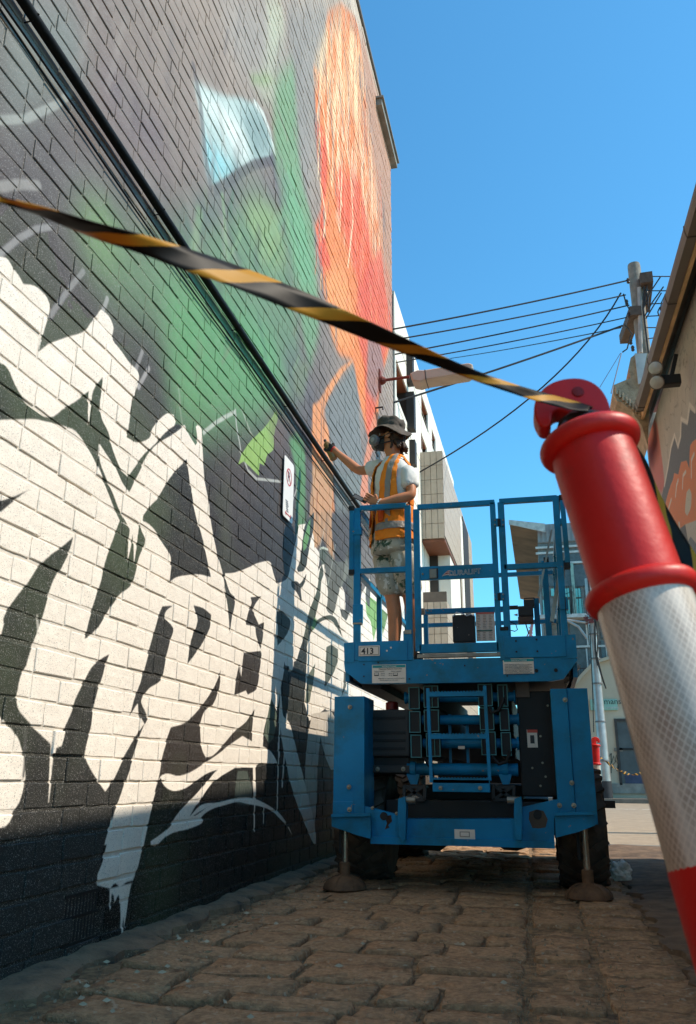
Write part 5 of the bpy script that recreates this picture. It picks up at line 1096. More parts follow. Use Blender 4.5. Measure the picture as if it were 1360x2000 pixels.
MB().tube([F(996,1214,yP-.02),F(1008,1220,yP-.02),F(1011,1230,yP-.02),F(1006,1233,yP-.02),F(998,1231,yP-.02)],.0035,5).build('pin_lanyard',M_dk,SL)
# left: hook, rusty chain under the mid rail
mb=MB().beam(F(704,1140,6.0),F(702,1160,6.0),.02,.02).beam(F(703,1160,6.0),F(700,1205,6.0),.018,.02); mb.build('rusty_chain',mat('rust_brown',lin((130,78,52)),.8,var=.4,vs=30),SL)
# worn plastic sheet: white roller frame under right of deck
MB().prism([F(1103,1332,6.2),F(1128,1296,6.2),F(1134,1300,6.2),F(1108,1336,6.2)],(0,.2,0)).build('deck_extension_guard',mat('pale_guard',lin((170,160,150)),.5),SL)
fb('deck_roller_block',1008,1330,1034,1362,yF+.32,.1,mat('putty_block',lin((96,84,76)),.7),.004)
# mud flap remnant of shiny litter on the ground
# ---------------------------------------------------------------- traffic bollards
def DD(px,py,d): return V(CAM_P+RM@(np.array([px-680.,py-1000.,FPX])/FPX*d))
M_red=mat('bollard_red',lin((206,26,18)),.46,var=.10,vs=10,bump=.06,bs=90,spec=.45,dirt=lin((150,40,32)),ds=16,dlo=.55,dhi=.75,chips=lin((214,120,104)),clo=.755)
M_redd=mat('bollard_hollow',lin((120,14,14)),.6)
def sleeve_mat():
    m=bpy.data.materials.new('reflective_sleeve'); m.use_nodes=True; nt=NT(m); b=nt.n['Principled BSDF']
    tc=nt.new('ShaderNodeUVMap'); mp=nt.new('ShaderNodeMapping'); nt.link(tc.outputs[0],mp.inputs[0]); mp.inputs['Scale'].default_value=(78,58,1)
    sx=nt.new('ShaderNodeSeparateXYZ'); nt.link(mp.outputs[0],sx.inputs[0])
    def fr(sock,off):
        a=nt.new('ShaderNodeMath',operation='ADD'); nt.link(sock,a.inputs[0]); a.inputs[1].default_value=off; f=nt.new('ShaderNodeMath',operation='FRACT'); nt.link(a.outputs[0],f.inputs[0])
        s=nt.new('ShaderNodeMath',operation='SUBTRACT'); nt.link(f.outputs[0],s.inputs[0]); s.inputs[1].default_value=.5; ab=nt.new('ShaderNodeMath',operation='ABSOLUTE'); nt.link(s.outputs[0],ab.inputs[0]); return ab.outputs[0]
    sm=nt.new('ShaderNodeMath',operation='ADD'); nt.link(sx.outputs[0],sm.inputs[0]); nt.link(sx.outputs[1],sm.inputs[1])
    df=nt.new('ShaderNodeMath',operation='SUBTRACT'); nt.link(sx.outputs[0],df.inputs[0]); nt.link(sx.outputs[1],df.inputs[1])
    a=fr(sm.outputs[0],0); c=fr(df.outputs[0],0); mx=nt.new('ShaderNodeMath',operation='MAXIMUM'); nt.link(a,mx.inputs[0]); nt.link(c,mx.inputs[1])
    ln=ramp(nt,mx.outputs[0],.40,.47)
    g=nt.new('ShaderNodeNewGeometry'); n=nt.new('ShaderNodeTexNoise'); n.inputs['Scale'].default_value=22; n.inputs['Detail'].default_value=5; nt.link(g.outputs['Position'],n.inputs['Vector'])
    base=mixc(nt,ramp(nt,n.outputs[0],.35,.7),tuple(lin((158,140,124))),tuple(lin((200,186,170))))
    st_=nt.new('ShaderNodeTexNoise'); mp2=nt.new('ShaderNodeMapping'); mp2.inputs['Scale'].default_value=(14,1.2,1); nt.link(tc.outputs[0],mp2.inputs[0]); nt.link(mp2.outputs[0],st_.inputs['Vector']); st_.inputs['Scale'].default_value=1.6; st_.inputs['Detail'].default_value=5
    base=mixc(nt,ramp(nt,st_.outputs[0],.5,.72),base,tuple(lin((232,222,208))))  # pale lengthwise streaks: gloss on the creases painted into the colour
    base=mixc(nt,ramp(nt,st_.outputs[0],.30,.42,(1,1,1,1),(0,0,0,1)),base,tuple(lin((132,114,98))))
    col=mixc(nt,ln,base,tuple(lin((224,210,192)))); nt.link(col,b.inputs['Base Color'])
    b.inputs['Roughness'].default_value=.4; b.inputs['Coat Weight'].default_value=.45; b.inputs['Coat Roughness'].default_value=.2
    return m
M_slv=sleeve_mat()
def revolve(prof,n,m,name,parent,uv=False):
    mb=MB().lathe(prof,(0,0,0),(0,0,1),n,cap=False); o=mb.build(name,m,parent,True); o.matrix_parent_inverse=Matrix.Identity(4)
    if uv:
        me=o.data; L=me.uv_layers.new(name='UVMap'); h0,h1=prof[0][1],prof[-1][1]
        for p in me.polygons:
            aa=[math.atan2(me.vertices[i].co.y,me.vertices[i].co.x)/(2*PI)+.5 for i in p.vertices]
            if max(aa)-min(aa)>.5: aa=[a+1 if a<.5 else a for a in aa]
            for li,a,i in zip(p.loop_indices,aa,p.vertices): L.data[li].uv=(a*.6,(me.vertices[i].co.z-h0)*1.6)
    return o
def make_bollard():
    t=bpy.data.objects.new('traffic_bollard',None); COL.objects.link(t)
    # local: z up from ground, total 1.15 to the hook
    tor=lambda r,z,rr,n=9:[(r+rr*math.sin(PI*k/(n-1)),z-rr*math.cos(PI*k/(n-1))) for k in range(n)]
    prof=[(.075,.10),(.072,.45)]
    revolve([(.0705,.36),(.0650,.60),(.064,.605)],40,M_red,'lower_body',t)
    revolve([(.076,.05),(.072,.30),(.0705,.36)],40,M_red,'foot',t)
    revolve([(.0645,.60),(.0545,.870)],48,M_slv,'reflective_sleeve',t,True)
    revolve([(.0535,.855),(.0535,.862)]+tor(.0525,.880,.0125,11)+[(.0525,.905),(.0525,1.05)]+tor(.0515,1.080,.0125,11)+[(.042,1.095),(.001,1.098)],56,M_red,'upper_body',t)
    mb=MB().lathe([(.19,0),(.19,.02),(.12,.045),(.09,.07),(.078,.10)],(0,0,0),(0,0,1),28); b=mb.build('rubber_base',mat('base_rubber',lin((36,34,34)),.8),t,True); b.matrix_parent_inverse=Matrix.Identity(4)
    # hook: bird-head shaped slab
    hp=[(.034,1.090),(.036,1.112),(.037,1.130),(.034,1.147),(.026,1.161),(.012,1.171),(-.008,1.175),(-.028,1.172),(-.044,1.162),(-.054,1.147),(-.058,1.130),(-.055,1.114),(-.046,1.110),(-.040,1.116),(-.036,1.127),(-.026,1.130),(-.017,1.122),(-.013,1.108),(-.012,1.090)]
    h2=[]
    for i in range(len(hp)):
        p0,p1,p2,p3=[np.array(hp[(i+k)%len(hp)]) for k in (-1,0,1,2)]; h2.append(tuple(p1))
        if i<len(hp)-1:
            for q_ in (.33,.67): h2.append(tuple(.5*((2*p1)+(p2-p0)*q_+(2*p0-5*p1+4*p2-p3)*q_*q_+(3*p1-p0-3*p2+p3)*q_**3)) if 0<i<len(hp)-2 else tuple(p1*(1-q_)+p2*q_))
    hp=h2
    bm=bmesh.new(); vs=[bm.verts.new((x,-.016,z)) for x,z in hp]; f=bm.faces.new(vs); r=bmesh.ops.extrude_face_region(bm,geom=[f]); 
    for v in [g for g in r['geom'] if isinstance(g,bmesh.types.BMVert)]: v.co.y+=.032
    bmesh.ops.recalc_face_normals(bm,faces=bm.faces[:])
    eds=[e for e in bm.edges if abs(e.verts[0].co.y-e.verts[1].co.y)<1e-6]
    bmesh.ops.bevel(bm,geom=eds,offset=.0035,segments=3,profile=.5,affect='EDGES')
    me=bpy.data.meshes.new('hook'); bm.to_mesh(me); bm.free(); me.materials.append(M_red); me.polygons.foreach_set('use_smooth',[True]*len(me.polygons)); me.set_sharp_from_angle(angle=R(50))
    h=bpy.data.objects.new('hook',me); COL.objects.link(h); h.parent=t
    d=MB().lathe([(.009,0),(.007,.004),(.001,.005)],(.004,-.014,1.150),(0,-1,0),14).build('dimple',M_redd,h,True); d.matrix_parent_inverse=Matrix.Identity(4)
    return t
b1=make_bollard()
P1=DD(1153,872,1.0); P2=DD(1253,1160,.905); u=(P1-P2).normalized()
P1b=P2+u*.2
# local z of ring2 .93, ring1 1.095 (spacing .165) -> scale to the measured spacing
L12=(P1-P2).length; s=L12/.165
gbase=P2-u*(.930*s)
q=u.to_track_quat('Z','Y'); # orient: local x (hook) towards image left
rot=q.to_matrix()
xv=Vector((1,.05,0)); xv=(xv-u*xv.dot(u)).normalized(); yv=u.cross(xv); 
mw=Matrix((( *[xv.x,yv.x,u.x],),( *[xv.y,yv.y,u.y],),( *[xv.z,yv.z,u.z],)))
b1.rotation_mode='QUATERNION'; b1.rotation_quaternion=mw.to_quaternion()
S1=s
# keep thickness from the picture, length from the spacing
b1.scale=(.96,.96,1.0)
print('bollard spacing',L12,'scale',s,'base',gbase)
for ch in [c for c in bpy.data.objects if c.parent==b1]:
    pass
BZ=s
b1.location=P2-u*.880
tag(b1,'large red traffic bollard leaning in the right foreground with barrier tape tied on its hook','bollard','red traffic bollards')
b2=copy_tree(b1); b2.rotation_quaternion=Euler((0,R(-3),R(200))).to_quaternion()
tb_=V(atY(1153,1440,10)); b2.location=(tb_.x-.01,10,-.01)
b2.scale=(1,1,1); tag(b2,'distant sunlit red bollard half hidden behind the right wheel of the lift','bollard','red traffic bollards')
b3=copy_tree(b1); b3.rotation_quaternion=Euler((0,R(-2),R(20))).to_quaternion(); b3.location=(-.405,.40,-.06)
tag(b3,'blurred red bollard hook just entering at the left edge of the frame','bollard','red traffic bollards')
# ---------------------------------------------------------------- barrier tape
def tape_mat():
    m=bpy.data.materials.new('hazard_tape'); m.use_nodes=True; nt=NT(m); b=nt.n['Principled BSDF']
    tc=nt.new('ShaderNodeUVMap'); sx=nt.new('ShaderNodeSeparateXYZ'); nt.link(tc.outputs[0],sx.inputs[0])
    ma=nt.new('ShaderNodeMath',operation='MULTIPLY_ADD'); nt.link(sx.outputs[1],ma.inputs[0]); ma.inputs[1].default_value=.55; nt.link(sx.outputs[0],ma.inputs[2])
    fr=nt.new('ShaderNodeMath',operation='FRACT'); nt.link(ma.outputs[0],fr.inputs[0]); gt=nt.new('ShaderNodeMath',operation='GREATER_THAN'); nt.link(fr.outputs[0],gt.inputs[0]); gt.inputs[1].default_value=.66
    nt.link(mixc(nt,gt.outputs[0],tuple(lin((22,19,17))),tuple(lin((176,124,40)))),b.inputs['Base Color']); b.inputs['Roughness'].default_value=.5; b.inputs['Specular IOR Level'].default_value=.12
    return m
M_tape=tape_mat()
def tape(name,C,per,lab,off=0,m=None):
    """C: list of (point, half-width vector)"""
    # densify
    P_=[];n=len(C)
    for i in range(n-1):
        for k in range(6):
            t=k/6; p=[C[max(0,i-1)],C[i],C[i+1],C[min(n-1,i+2)]]
            cr=lambda a,b,c,d:.5*((2*b)+(c-a)*t+(2*a-5*b+4*c-d)*t*t+(3*b-a-3*c+d)*t**3)
            P_.append((cr(*[x[0] for x in p]),cr(*[x[1] for x in p])))
    P_.append(C[-1]); v=[];f=[];U=[];s=0;W=4
    for i,(c,w) in enumerate(P_):
        if i: s+=(c-P_[i-1][0]).length
        for k in range(W+1):
            t=k/W*2-1; v.append(c+w*t+w.cross(P_[min(i+1,len(P_)-1)][0]-P_[max(0,i-1)][0]).normalized()*(.0012*(1-t*t))*math.sin(i*.7)); U.append((s/per+off,k/W))
    for i in range(len(P_)-1):
        for k in range(W): a=i*(W+1)+k; f.append((a,a+1,a+W+2,a+W+1))
    me=bpy.data.meshes.new(name); me.from_pydata(v,[],f); L=me.uv_layers.new(name='UVMap')
    for p in me.polygons:
        for li,i in zip(p.loop_indices,p.vertices): L.data[li].uv=U[i]
    me.materials.append(m or M_tape); me.polygons.foreach_set('use_smooth',[True]*len(me.polygons)); o=bpy.data.objects.new(name,me); COL.objects.link(o)
    md=o.modifiers.new('thickness','SOLIDIFY'); md.thickness=.0006
    return tag(o,lab,'barrier tape')
zt_=P2+u*(1.135-.88)
dEnd=float(RM[:,2]@np.array(zt_-Vector(CAM_P)))
lst=[(-30,376,8,.56),(10,393,9,.575),(70,410,12,.60),(130,431,17,.62),(200,455,22,.645),(280,478,26,.67),(370,508,30,.70),(450,535,30,.73),(540,570,31,.76),(620,603,29,.79),(700,638,25,.82),(780,672,21,.85),(860,706,16,.88),(930,734,14,.905),(1000,758,13,.93),(1060,776,14,dEnd-.045),(1115,790,13,dEnd-.04),(1152,798,9,dEnd-.035)]
Cn=[]
for px,py,hw,d in lst:
    c=DD(px,py,d); e=DD(px-.235*hw,py+.67*hw,d+ .012*math.sin(px*.01)); Cn.append((c,e-c))
tape('barrier_tape',Cn,.108,'black and yellow hazard tape stretched across the view to the big bollard',.42)
lst=[(1150,796,6,dEnd-.03),(1190,815,7,dEnd+.03),(1225,860,8,1.09),(1255,905,9,1.12),(1275,960,11,1.14),(1300,1010,12,1.15),(1325,1055,14,1.15),(1350,1105,20,1.14),(1390,1180,26,1.12),(1440,1290,26,1.1)]
Cn=[]
for px,py,hw,d in lst:
    c=DD(px,py,d); e=DD(px+.85*hw,py-.5*hw,d+.006); Cn.append((c,e-c))
tape('barrier_tape',Cn,.108,'second length of hazard tape falling behind the big bollard to the right edge',.1)
# knot around the hook
kc=P2+u*(1.105-.88); mb=MB(); ring_=[]
for k in range(13):
    a=2*PI*k/12; ring_.append(kc+xv*(.0+.026*math.cos(a))+yv*(.026*math.sin(a))+u*.004*math.sin(2*a))
mb.tube(ring_,.010,8,caps=False).tube([kc+xv*-.02-yv*.02,kc+xv*-.028-yv*.024-u*.008,kc-xv*.03-yv*.016-u*.016],.007,6)
tag(mb.build('tape_knot',mat('tape_black',lin((34,30,28)),.4),None,True),'knotted black tape wound round the neck of the big bollard hook','tape knot')
# rope of twisted tape hanging in the street behind
pts=[(1160,1460,10),(1166,1470,10),(1174,1480,10.2),(1190,1492,10.6),(1206,1503,11),(1222,1510,11.4),(1238,1513,11.8),(1256,1509,12.2),(1272,1502,12.6),(1285,1495,12.8)]
ropeC=[]
for i,(px,py,y) in enumerate(pts):
    c=V(atY(px,py,y)); a=i*1.9; ropeC.append((c,Vector((0,math.sin(a),math.cos(a)))*.022))
M_rt=mat('twisted_tape',lin((96,84,70)),.5,var=.6,vs=22,bump=0); 
o=tape('twisted_tape',ropeC,.2,'twisted hazard tape sagging from the distant bollard across the street pole',0)
# ---------------------------------------------------------------- plastic bag on the ground
bm=bmesh.new(); bmesh.ops.create_icosphere(bm,subdivisions=4,radius=1)
for v in bm.verts:
    n_=mn.noise(v.co*2.1+Vector((3,1,7))); n2_=mn.noise(v.co*6+Vector((1,5,2))); k=.82+.42*n_+.16*abs(n2_); c=v.co*k; v.co=Vector((c.x*.085,c.y*.07,max(c.z,-.75)*.085+.065))
me=bpy.data.meshes.new('plastic_bag'); bm.to_mesh(me); bm.free(); me.materials.append(mat('crumpled_plastic',lin((236,224,208)),.35,var=.2,vs=25,bump=.7,bs=28)); 
o=bpy.data.objects.new('plastic_bag',me); COL.objects.link(o); g_=atZ(1214,1722); o.location=(g_[0],g_[1],.0); tag(o,'crumpled pale plastic bag lying beside the right rear wheel','bag')
# ---------------------------------------------------------------- the worker
PZ=F(768,1300,6.0); 
PE=empty('person',(-1.08,6.1,DZ),'person in orange safety vest, bucket hat and respirator spraying the wall from the lift platform','person')
def W_(px,py,y): return V(atY(px,py,y))
M_skin=mat('skin',lin((196,128,90)),.5,var=.08,vs=10,bump=.05,bs=80,spec=.35)
M_vest=mat('vest_orange',lin((240,132,26)),.75,var=.10,vs=9,bump=.25,bs=18); M_refl=mat('reflective_grey',lin((140,132,124)),.4,var=.05); M_shirt=mat('white_cotton',lin((214,214,208)),.85,var=.05,vs=8,bump=.3,bs=14)
M_short=mat('paint_stained_shorts',lin((182,172,152)),.85,var=.2,vs=7,bump=.35,bs=16,dirt=lin((60,84,66)),ds=9,dlo=.56,dhi=.6,chips=lin((216,210,198)),clo=.6)
M_hat=mat('hat_canvas',lin((84,74,64)),.85,var=.2,vs=12,bump=.5,bs=22); M_hair=mat('brown_hair',lin((64,42,28)),.65,var=.4,vs=40,bump=.8,bs=90)
FZ=DZ
hipz=FZ+.93
ctr=W_(766,1070,6.12); cx,cy=ctr.x,ctr.y
head=W_(763,856,6.14); neck=W_(769,893,6.13)
shL=W_(795,918,6.02); shR=W_(739,913,6.26)
elL=W_(806,968,5.96); wrL=W_(740,983,5.90); haL=W_(722,974,5.90)
elR=W_(703,921,6.30); wrR=W_(656,882,6.30); haR=W_(640,873,6.30)
hipL=W_(783,1085,6.05); hipR=W_(752,1085,6.19); hipL.z=hipR.z=hipz
knL=W_(803,1180,6.14); knR=W_(768,1178,6.10); anL=W_(806,1290,6.20); anR=W_(769,1290,6.14); anL.z=anR.z=FZ+.09
knL.z=knR.z=FZ+.50
pel=(hipL+hipR)/2+Vector((0,0,.04)); chest=(shL+shR)/2-Vector((0,0,.12)); belly=pel.lerp(chest,.5)
bm_v=[pel,belly,chest,neck,head-Vector((0,0,.02)),head+Vector((-.02,0,.06)),shL,elL,wrL,shR,elR,wrR,hipL,knL,anL,hipR,knR,anR, anL+Vector((-.14,-.06,-.055)),anR+Vector((-.14,-.06,-.055)),(knL*.72+anL*.28)+Vector((.015,.01,0)),(knR*.72+anR*.28)+Vector((.015,.01,0)), head+Vector((-.085,-.02,-.03)), (elL*.75+wrL*.25),(elR*.75+wrR*.25)]
rad=[.115,.10,.115,.056,.088,.09,.050,.045,.03,.050,.043,.029,.080,.058,.042,.080,.058,.042,.034,.034,.060,.060,.03,.048,.046]
edges=[(0,1),(1,2),(2,3),(3,4),(4,5),(2,6),(6,7),(7,23),(23,8),(2,9),(9,10),(10,24),(24,11),(0,12),(12,13),(13,20),(20,14),(14,18),(0,15),(15,16),(16,21),(21,17),(17,19),(4,22)]
# hands: palms and fingers as one continuous body
def add_hand(w,dirv,side,curl,spread):
    d=dirv.normalized(); s_=side-d*side.dot(d); s_.normalize(); nrm=d.cross(s_)
    palm=w+d*.05; bm_v.append(palm); rad.append(.024); pi=len(bm_v)-1
    return pi,d,s_,nrm
def skin_obj(name,verts,edges,rad,m,parent,root=0,sub=2):
    me=bpy.data.meshes.new(name); me.from_pydata([tuple(v) for v in verts],edges,[]); me.materials.append(m)
    o=bpy.data.objects.new(name,me); COL.objects.link(o); o.parent=parent; o.matrix_parent_inverse=Matrix.Translation(parent.location).inverted() if parent.type=='EMPTY' else Matrix.Identity(4)
    sk=o.modifiers.new('skin','SKIN'); sk.use_smooth_shade=True
    for i,r in enumerate(rad):
        sv_=me.skin_vertices[0].data[i]; sv_.radius=(r,r) if not isinstance(r,tuple) else r; sv_.use_root=(i==root)
    ss=o.modifiers.new('subd','SUBSURF'); ss.levels=sub; ss.render_levels=sub
    dg=bpy.context.evaluated_depsgraph_get(); me2=bpy.data.meshes.new_from_object(o.evaluated_get(dg)); o.modifiers.clear(); o.data=me2
    me2.polygons.foreach_set('use_smooth',[True]*len(me2.polygons)); return o
pL,dL,sL,nL=add_hand(wrL,(haL-wrL),Vector((0,0,1)),1,1)
edges.append((8,pL))
for k in range(4):
    base=bm_v[pL]+sL*(-.028+.018*k)+dL*.018; a=base+dL*(.032)+nL*-.012; b=a+dL*.018+nL*-.022-sL*.004; i0=len(bm_v); bm_v+= [base,a,b]; rad+=[.011,.0095,.0085]; edges+=[(pL,i0),(i0,i0+1),(i0+1,i0+2)]
i0=len(bm_v); t0=bm_v[pL]+sL*.03-nL*.01-dL*.02; bm_v+=[t0,t0+sL*.018+dL*.03-nL*.012]; rad+=[.012,.010]; edges+=[(pL,i0),(i0,i0+1)]
pR,dR,sR,nR=add_hand(wrR,(haR-wrR)+Vector((0,0,.0)),Vector((.3,0,1)),1,1)
edges.append((11,pR))
for k in range(4):
    base=bm_v[pR]+sR*(-.024+.017*k)+dR*.02; a=base+dR*.034+nR*.010; b=a+dR*.004+nR*.03; c=b-dR*.024+nR*.008; i0=len(bm_v); bm_v+=[base,a,b,c]; rad+=[.0115,.010,.0095,.0085]; edges+=[(pR,i0),(i0,i0+1),(i0+1,i0+2),(i0+2,i0+3)]
i0=len(bm_v); t0=bm_v[pR]+sR*.032-dR*.01; bm_v+=[t0,t0+sR*.02+dR*.03+nR*.008]; rad+=[.012,.010]; edges+=[(pR,i0),(i0,i0+1)]
body=skin_obj('body',bm_v,edges,rad,M_skin,PE)
hd=(head-neck)
fwd=Vector((-.97,-.22,-.02)).normalized()   # looks at the wall
# nose and ear belong to the head
# t-shirt: lofted torso and sleeves
fch=Vector((-.78,-.62,0)).normalized(); rt=fch.cross(Vector((0,0,1))).normalized()  # chest direction
def ell(c,a,b,f,r_,n=28,ph=0,tilt=0,wob=0,seed=0):
    out=[]
    for k in range(n):
        t=2*PI*k/n; w=1+wob*mn.noise(Vector((math.cos(t)*2,math.sin(t)*2,c.z*9+seed))); out.append(c+f*(a*w*math.cos(t))+r_*(b*w*math.sin(t))+Vector((0,0,tilt*math.cos(t))))
    return out
mid=lambda t:pel.lerp(chest,t)
Z=lambda px,py:W_(px,py,6.1).z
def tors(z,a,b,sh=Vector((0,0,0)),wob=.05,n=28,seed=0):
    t=(z-pel.z)/(chest.z-pel.z); c=pel.lerp(chest,t); c=Vector((c.x,c.y,z))+sh; return ell(c,a,b,fch,rt,n,wob=wob,seed=seed)
zsh=(shL.z+shR.z)/2
shirt=MB().loft([tors(pel.z-.02,.135,.19,wob=.08),tors(pel.z+.1,.13,.185),tors(pel.z+.25,.13,.185),tors(zsh-.15,.135,.20),tors(zsh-.04,.13,.205),tors(zsh+.03,.10,.165),tors(zsh+.075,.07,.09),tors(zsh+.10,.058,.062)])
def tube_rings(pts,rs,n=16): return MB().tube(pts,rs,n)
eL=shL.lerp(elL,.72); shirt.tube([shL+Vector((.0,.04,.015)),shL.lerp(elL,.15),shL.lerp(elL,.45),eL],[.064,.072,.068,.072],18)
eR=shR.lerp(elR,.62); shirt.tube([shR+Vector((.06,-.02,.01)),shR,shR.lerp(elR,.35),eR],[.062,.070,.066,.070],18)
shirt.build('t_shirt',M_shirt,PE,60)
# vest: open shell with front gap
def vest_ring(z,a,b,gap,n=30,seed=0):
    t=(z-pel.z)/(chest.z-pel.z); c=pel.lerp(chest,t); out=[]
    for k in range(n+1):
        th=gap+(2*PI-2*gap)*k/n; w=1+.05*mn.noise(Vector((math.cos(th)*3,math.sin(th)*3,z*7+seed))); out.append(Vector((c.x,c.y,z))+fch*(a*w*math.cos(th))+rt*(b*w*math.sin(th)))
    return out
def shell(rings,name,m,par,th=.006):
    v=[p for r in rings for p in r]; n=len(rings[0]); f=[]
    for i in range(len(rings)-1):
        for k in range(n-1): f.append((i*n+k,i*n+k+1,(i+1)*n+k+1,(i+1)*n+k))
    mb=MB(); mb.add(v,f); o=mb.build(name,m,par,70); md=o.modifiers.new('thickness','SOLIDIFY'); md.thickness=th; md.offset=1; return o
zh=Z(770,1062)
vr=[vest_ring(zh,.170,.222,.10),vest_ring(zh+.07,.166,.216,.10),vest_ring(zh+.16,.160,.21,.13),vest_ring(zh+.28,.156,.207,.20)]
vest=shell(vr,'vest',M_vest,PE)
# upper vest: back panel and two front panels leaving the armholes open
def arc(z,a,b,t0,t1,n=14):
    t=(z-pel.z)/(chest.z-pel.z); c=pel.lerp(chest,t); return [Vector((c.x,c.y,z))+fch*(a*math.cos(t0+(t1-t0)*k/n))+rt*(b*math.sin(t0+(t1-t0)*k/n)) for k in range(n+1)]
zv=zh+.28
shell([arc(zv,.156,.207,R(105),R(255)),arc(zv+.12,.156,.207,R(118),R(242)),arc(zsh-.02,.152,.20,R(112),R(248)),arc(zsh+.055,.11,.15,R(95),R(265)),arc(zsh+.09,.085,.10,R(85),R(275))],'vest_back',M_vest,vest)
for sgn,nm in ((1,'vest_front_panel'),(-1,'vest_front_panel')):
    sgs=lambda a:R(a)*sgn
    shell([arc(zv,.156,.207,sgs(11),sgs(78),8),arc(zv+.12,.158,.207,sgs(15),sgs(64),8),arc(zsh-.04,.154,.205,sgs(24),sgs(66),8),arc(zsh+.045,.125,.165,sgs(38),sgs(88),8),arc(zsh+.095,.075,.10,sgs(60),sgs(110),8)],nm,M_vest,vest)
    shell([arc(zv-.19,.166,.216,sgs(36),sgs(50),4),arc(zv,.163,.213,sgs(34),sgs(48),4),arc(zv+.12,.164,.213,sgs(34),sgs(48),4),arc(zsh-.04,.160,.211,sgs(38),sgs(54),4),arc(zsh+.047,.130,.171,sgs(54),sgs(72),4),arc(zsh+.098,.080,.105,sgs(76),sgs(96),4)],'reflective_strap',M_refl,vest,.003)
    shell([arc(zh+.145,.178,.228,sgs(16),sgs(34),4),arc(zh+.255,.174,.224,sgs(17),sgs(33),4)],'pocket',mat('vest_dark_orange',lin((214,84,20)),.75),vest,.004)
shell([[p+ (p-Vector((pel.x,pel.y,p.z))).normalized()*.006 for p in vest_ring(zh+.075,.168,.220,.105)],[p+(p-Vector((pel.x,pel.y,p.z))).normalized()*.006 for p in vest_ring(zh+.135,.165,.215,.12)]],'reflective_band',M_refl,vest,.003)
# shorts
def leg_ring(c,r1,r2,sd): return [c+Vector((r1*math.cos(2*PI*k/18),r2*math.sin(2*PI*k/18),0))*(1+.07*mn.noise(Vector((k*.9,c.z*8,sd)))) for k in range(18)]
zhm=W_(770,1163,6.1).z
mb=MB().loft([tors(pel.z+.12,.150,.19,n=24),tors(pel.z+.04,.158,.198,n=24),tors(pel.z-.04,.162,.202,n=24),tors(pel.z-.12,.158,.196,n=24)])
for hp_,kn_,sd in ((hipL,knL,1),(hipR,knR,2)):
    cs_=[]
    for t in (0,.3,.6,1): z=hp_.z-.02+(zhm-hp_.z)*t; q_=hp_.lerp(kn_,(hp_.z-z)/(hp_.z-kn_.z)); cs_.append(leg_ring(Vector((q_.x,q_.y,z)),.112-.004*t,.104,sd))
    mb.loft(cs_)
mb.build('shorts',M_short,PE,60)
mb=MB()
for an in (anL,anR):
    mb.tube([an+Vector((.04,.02,.02)),an+Vector((.03,.01,-.04)),an+Vector((-.06,-.03,-.045)),an+Vector((-.19,-.08,-.06))],[.05,.052,.05,.035],12)
mb.build('shoe',mat('shoe_dark',lin((60,54,50)),.8),PE,True)
ftx=bpy.data.textures.new('folds','CLOUDS'); ftx.noise_scale=.075; ftx.noise_depth=2
ftx2=bpy.data.textures.new('creases','STUCCI'); ftx2.noise_scale=.05
def folds(o,st,lv=2):
    d0=[m for m in o.modifiers]; sb=o.modifiers.new('subdivide','SUBSURF'); sb.levels=lv; sb.render_levels=lv
    for tx_,k in ((ftx,1),(ftx2,.35)):
        dm=o.modifiers.new('folds','DISPLACE'); dm.texture=tx_; dm.strength=st*k; dm.mid_level=.5; dm.texture_coords='GLOBAL'
    if d0 and d0[0].type=='SOLIDIFY':
        th=d0[0].thickness; o.modifiers.remove(d0[0]); sd_=o.modifiers.new('thickness','SOLIDIFY'); sd_.thickness=th; sd_.offset=1
for o in list(bpy.data.objects):
    if o.name.startswith('t_shirt'): folds(o,.024)
    if o.name.startswith('shorts'): folds(o,.022)
    if o.name.split('.')[0] in ('vest','vest_back','vest_front_panel','reflective_strap','pocket','reflective_band'): folds(o,.030,3)
# hat
hc=head+Vector((.0,0,.075)); hatax=Vector((.10,-.03,1)).normalized(); hu=Vector((1,0,0)); hu=(hu-hatax*hu.dot(hatax)).normalized(); hw=hatax.cross(hu)
mb=MB(); rings=[]
for r_,h_ in ((.165,-.055),(.15,-.035),(.122,-.012),(.106,.0),(.104,.03),(.098,.065),(.086,.085),(.05,.096),(.002,.098)):
    rg=[]
    for k in range(32):
        a=2*PI*k/32; wv=(.020*math.sin(3*a+.6)+.012*math.sin(2*a)) if r_>.11 else .004*math.sin(5*a)
        rg.append(hc+hu*(r_*math.cos(a)*1.06)+hw*(r_*math.sin(a))+hatax*(h_+wv*(r_-.10)*16 if r_>.11 else h_+wv))
    rings.append(rg)
mb.loft(rings,cap=False); hat=mb.build('bucket_hat',M_hat,PE,50); md=hat.modifiers.new('thickness','SOLIDIFY'); md.thickness=.004; folds(hat,.03)
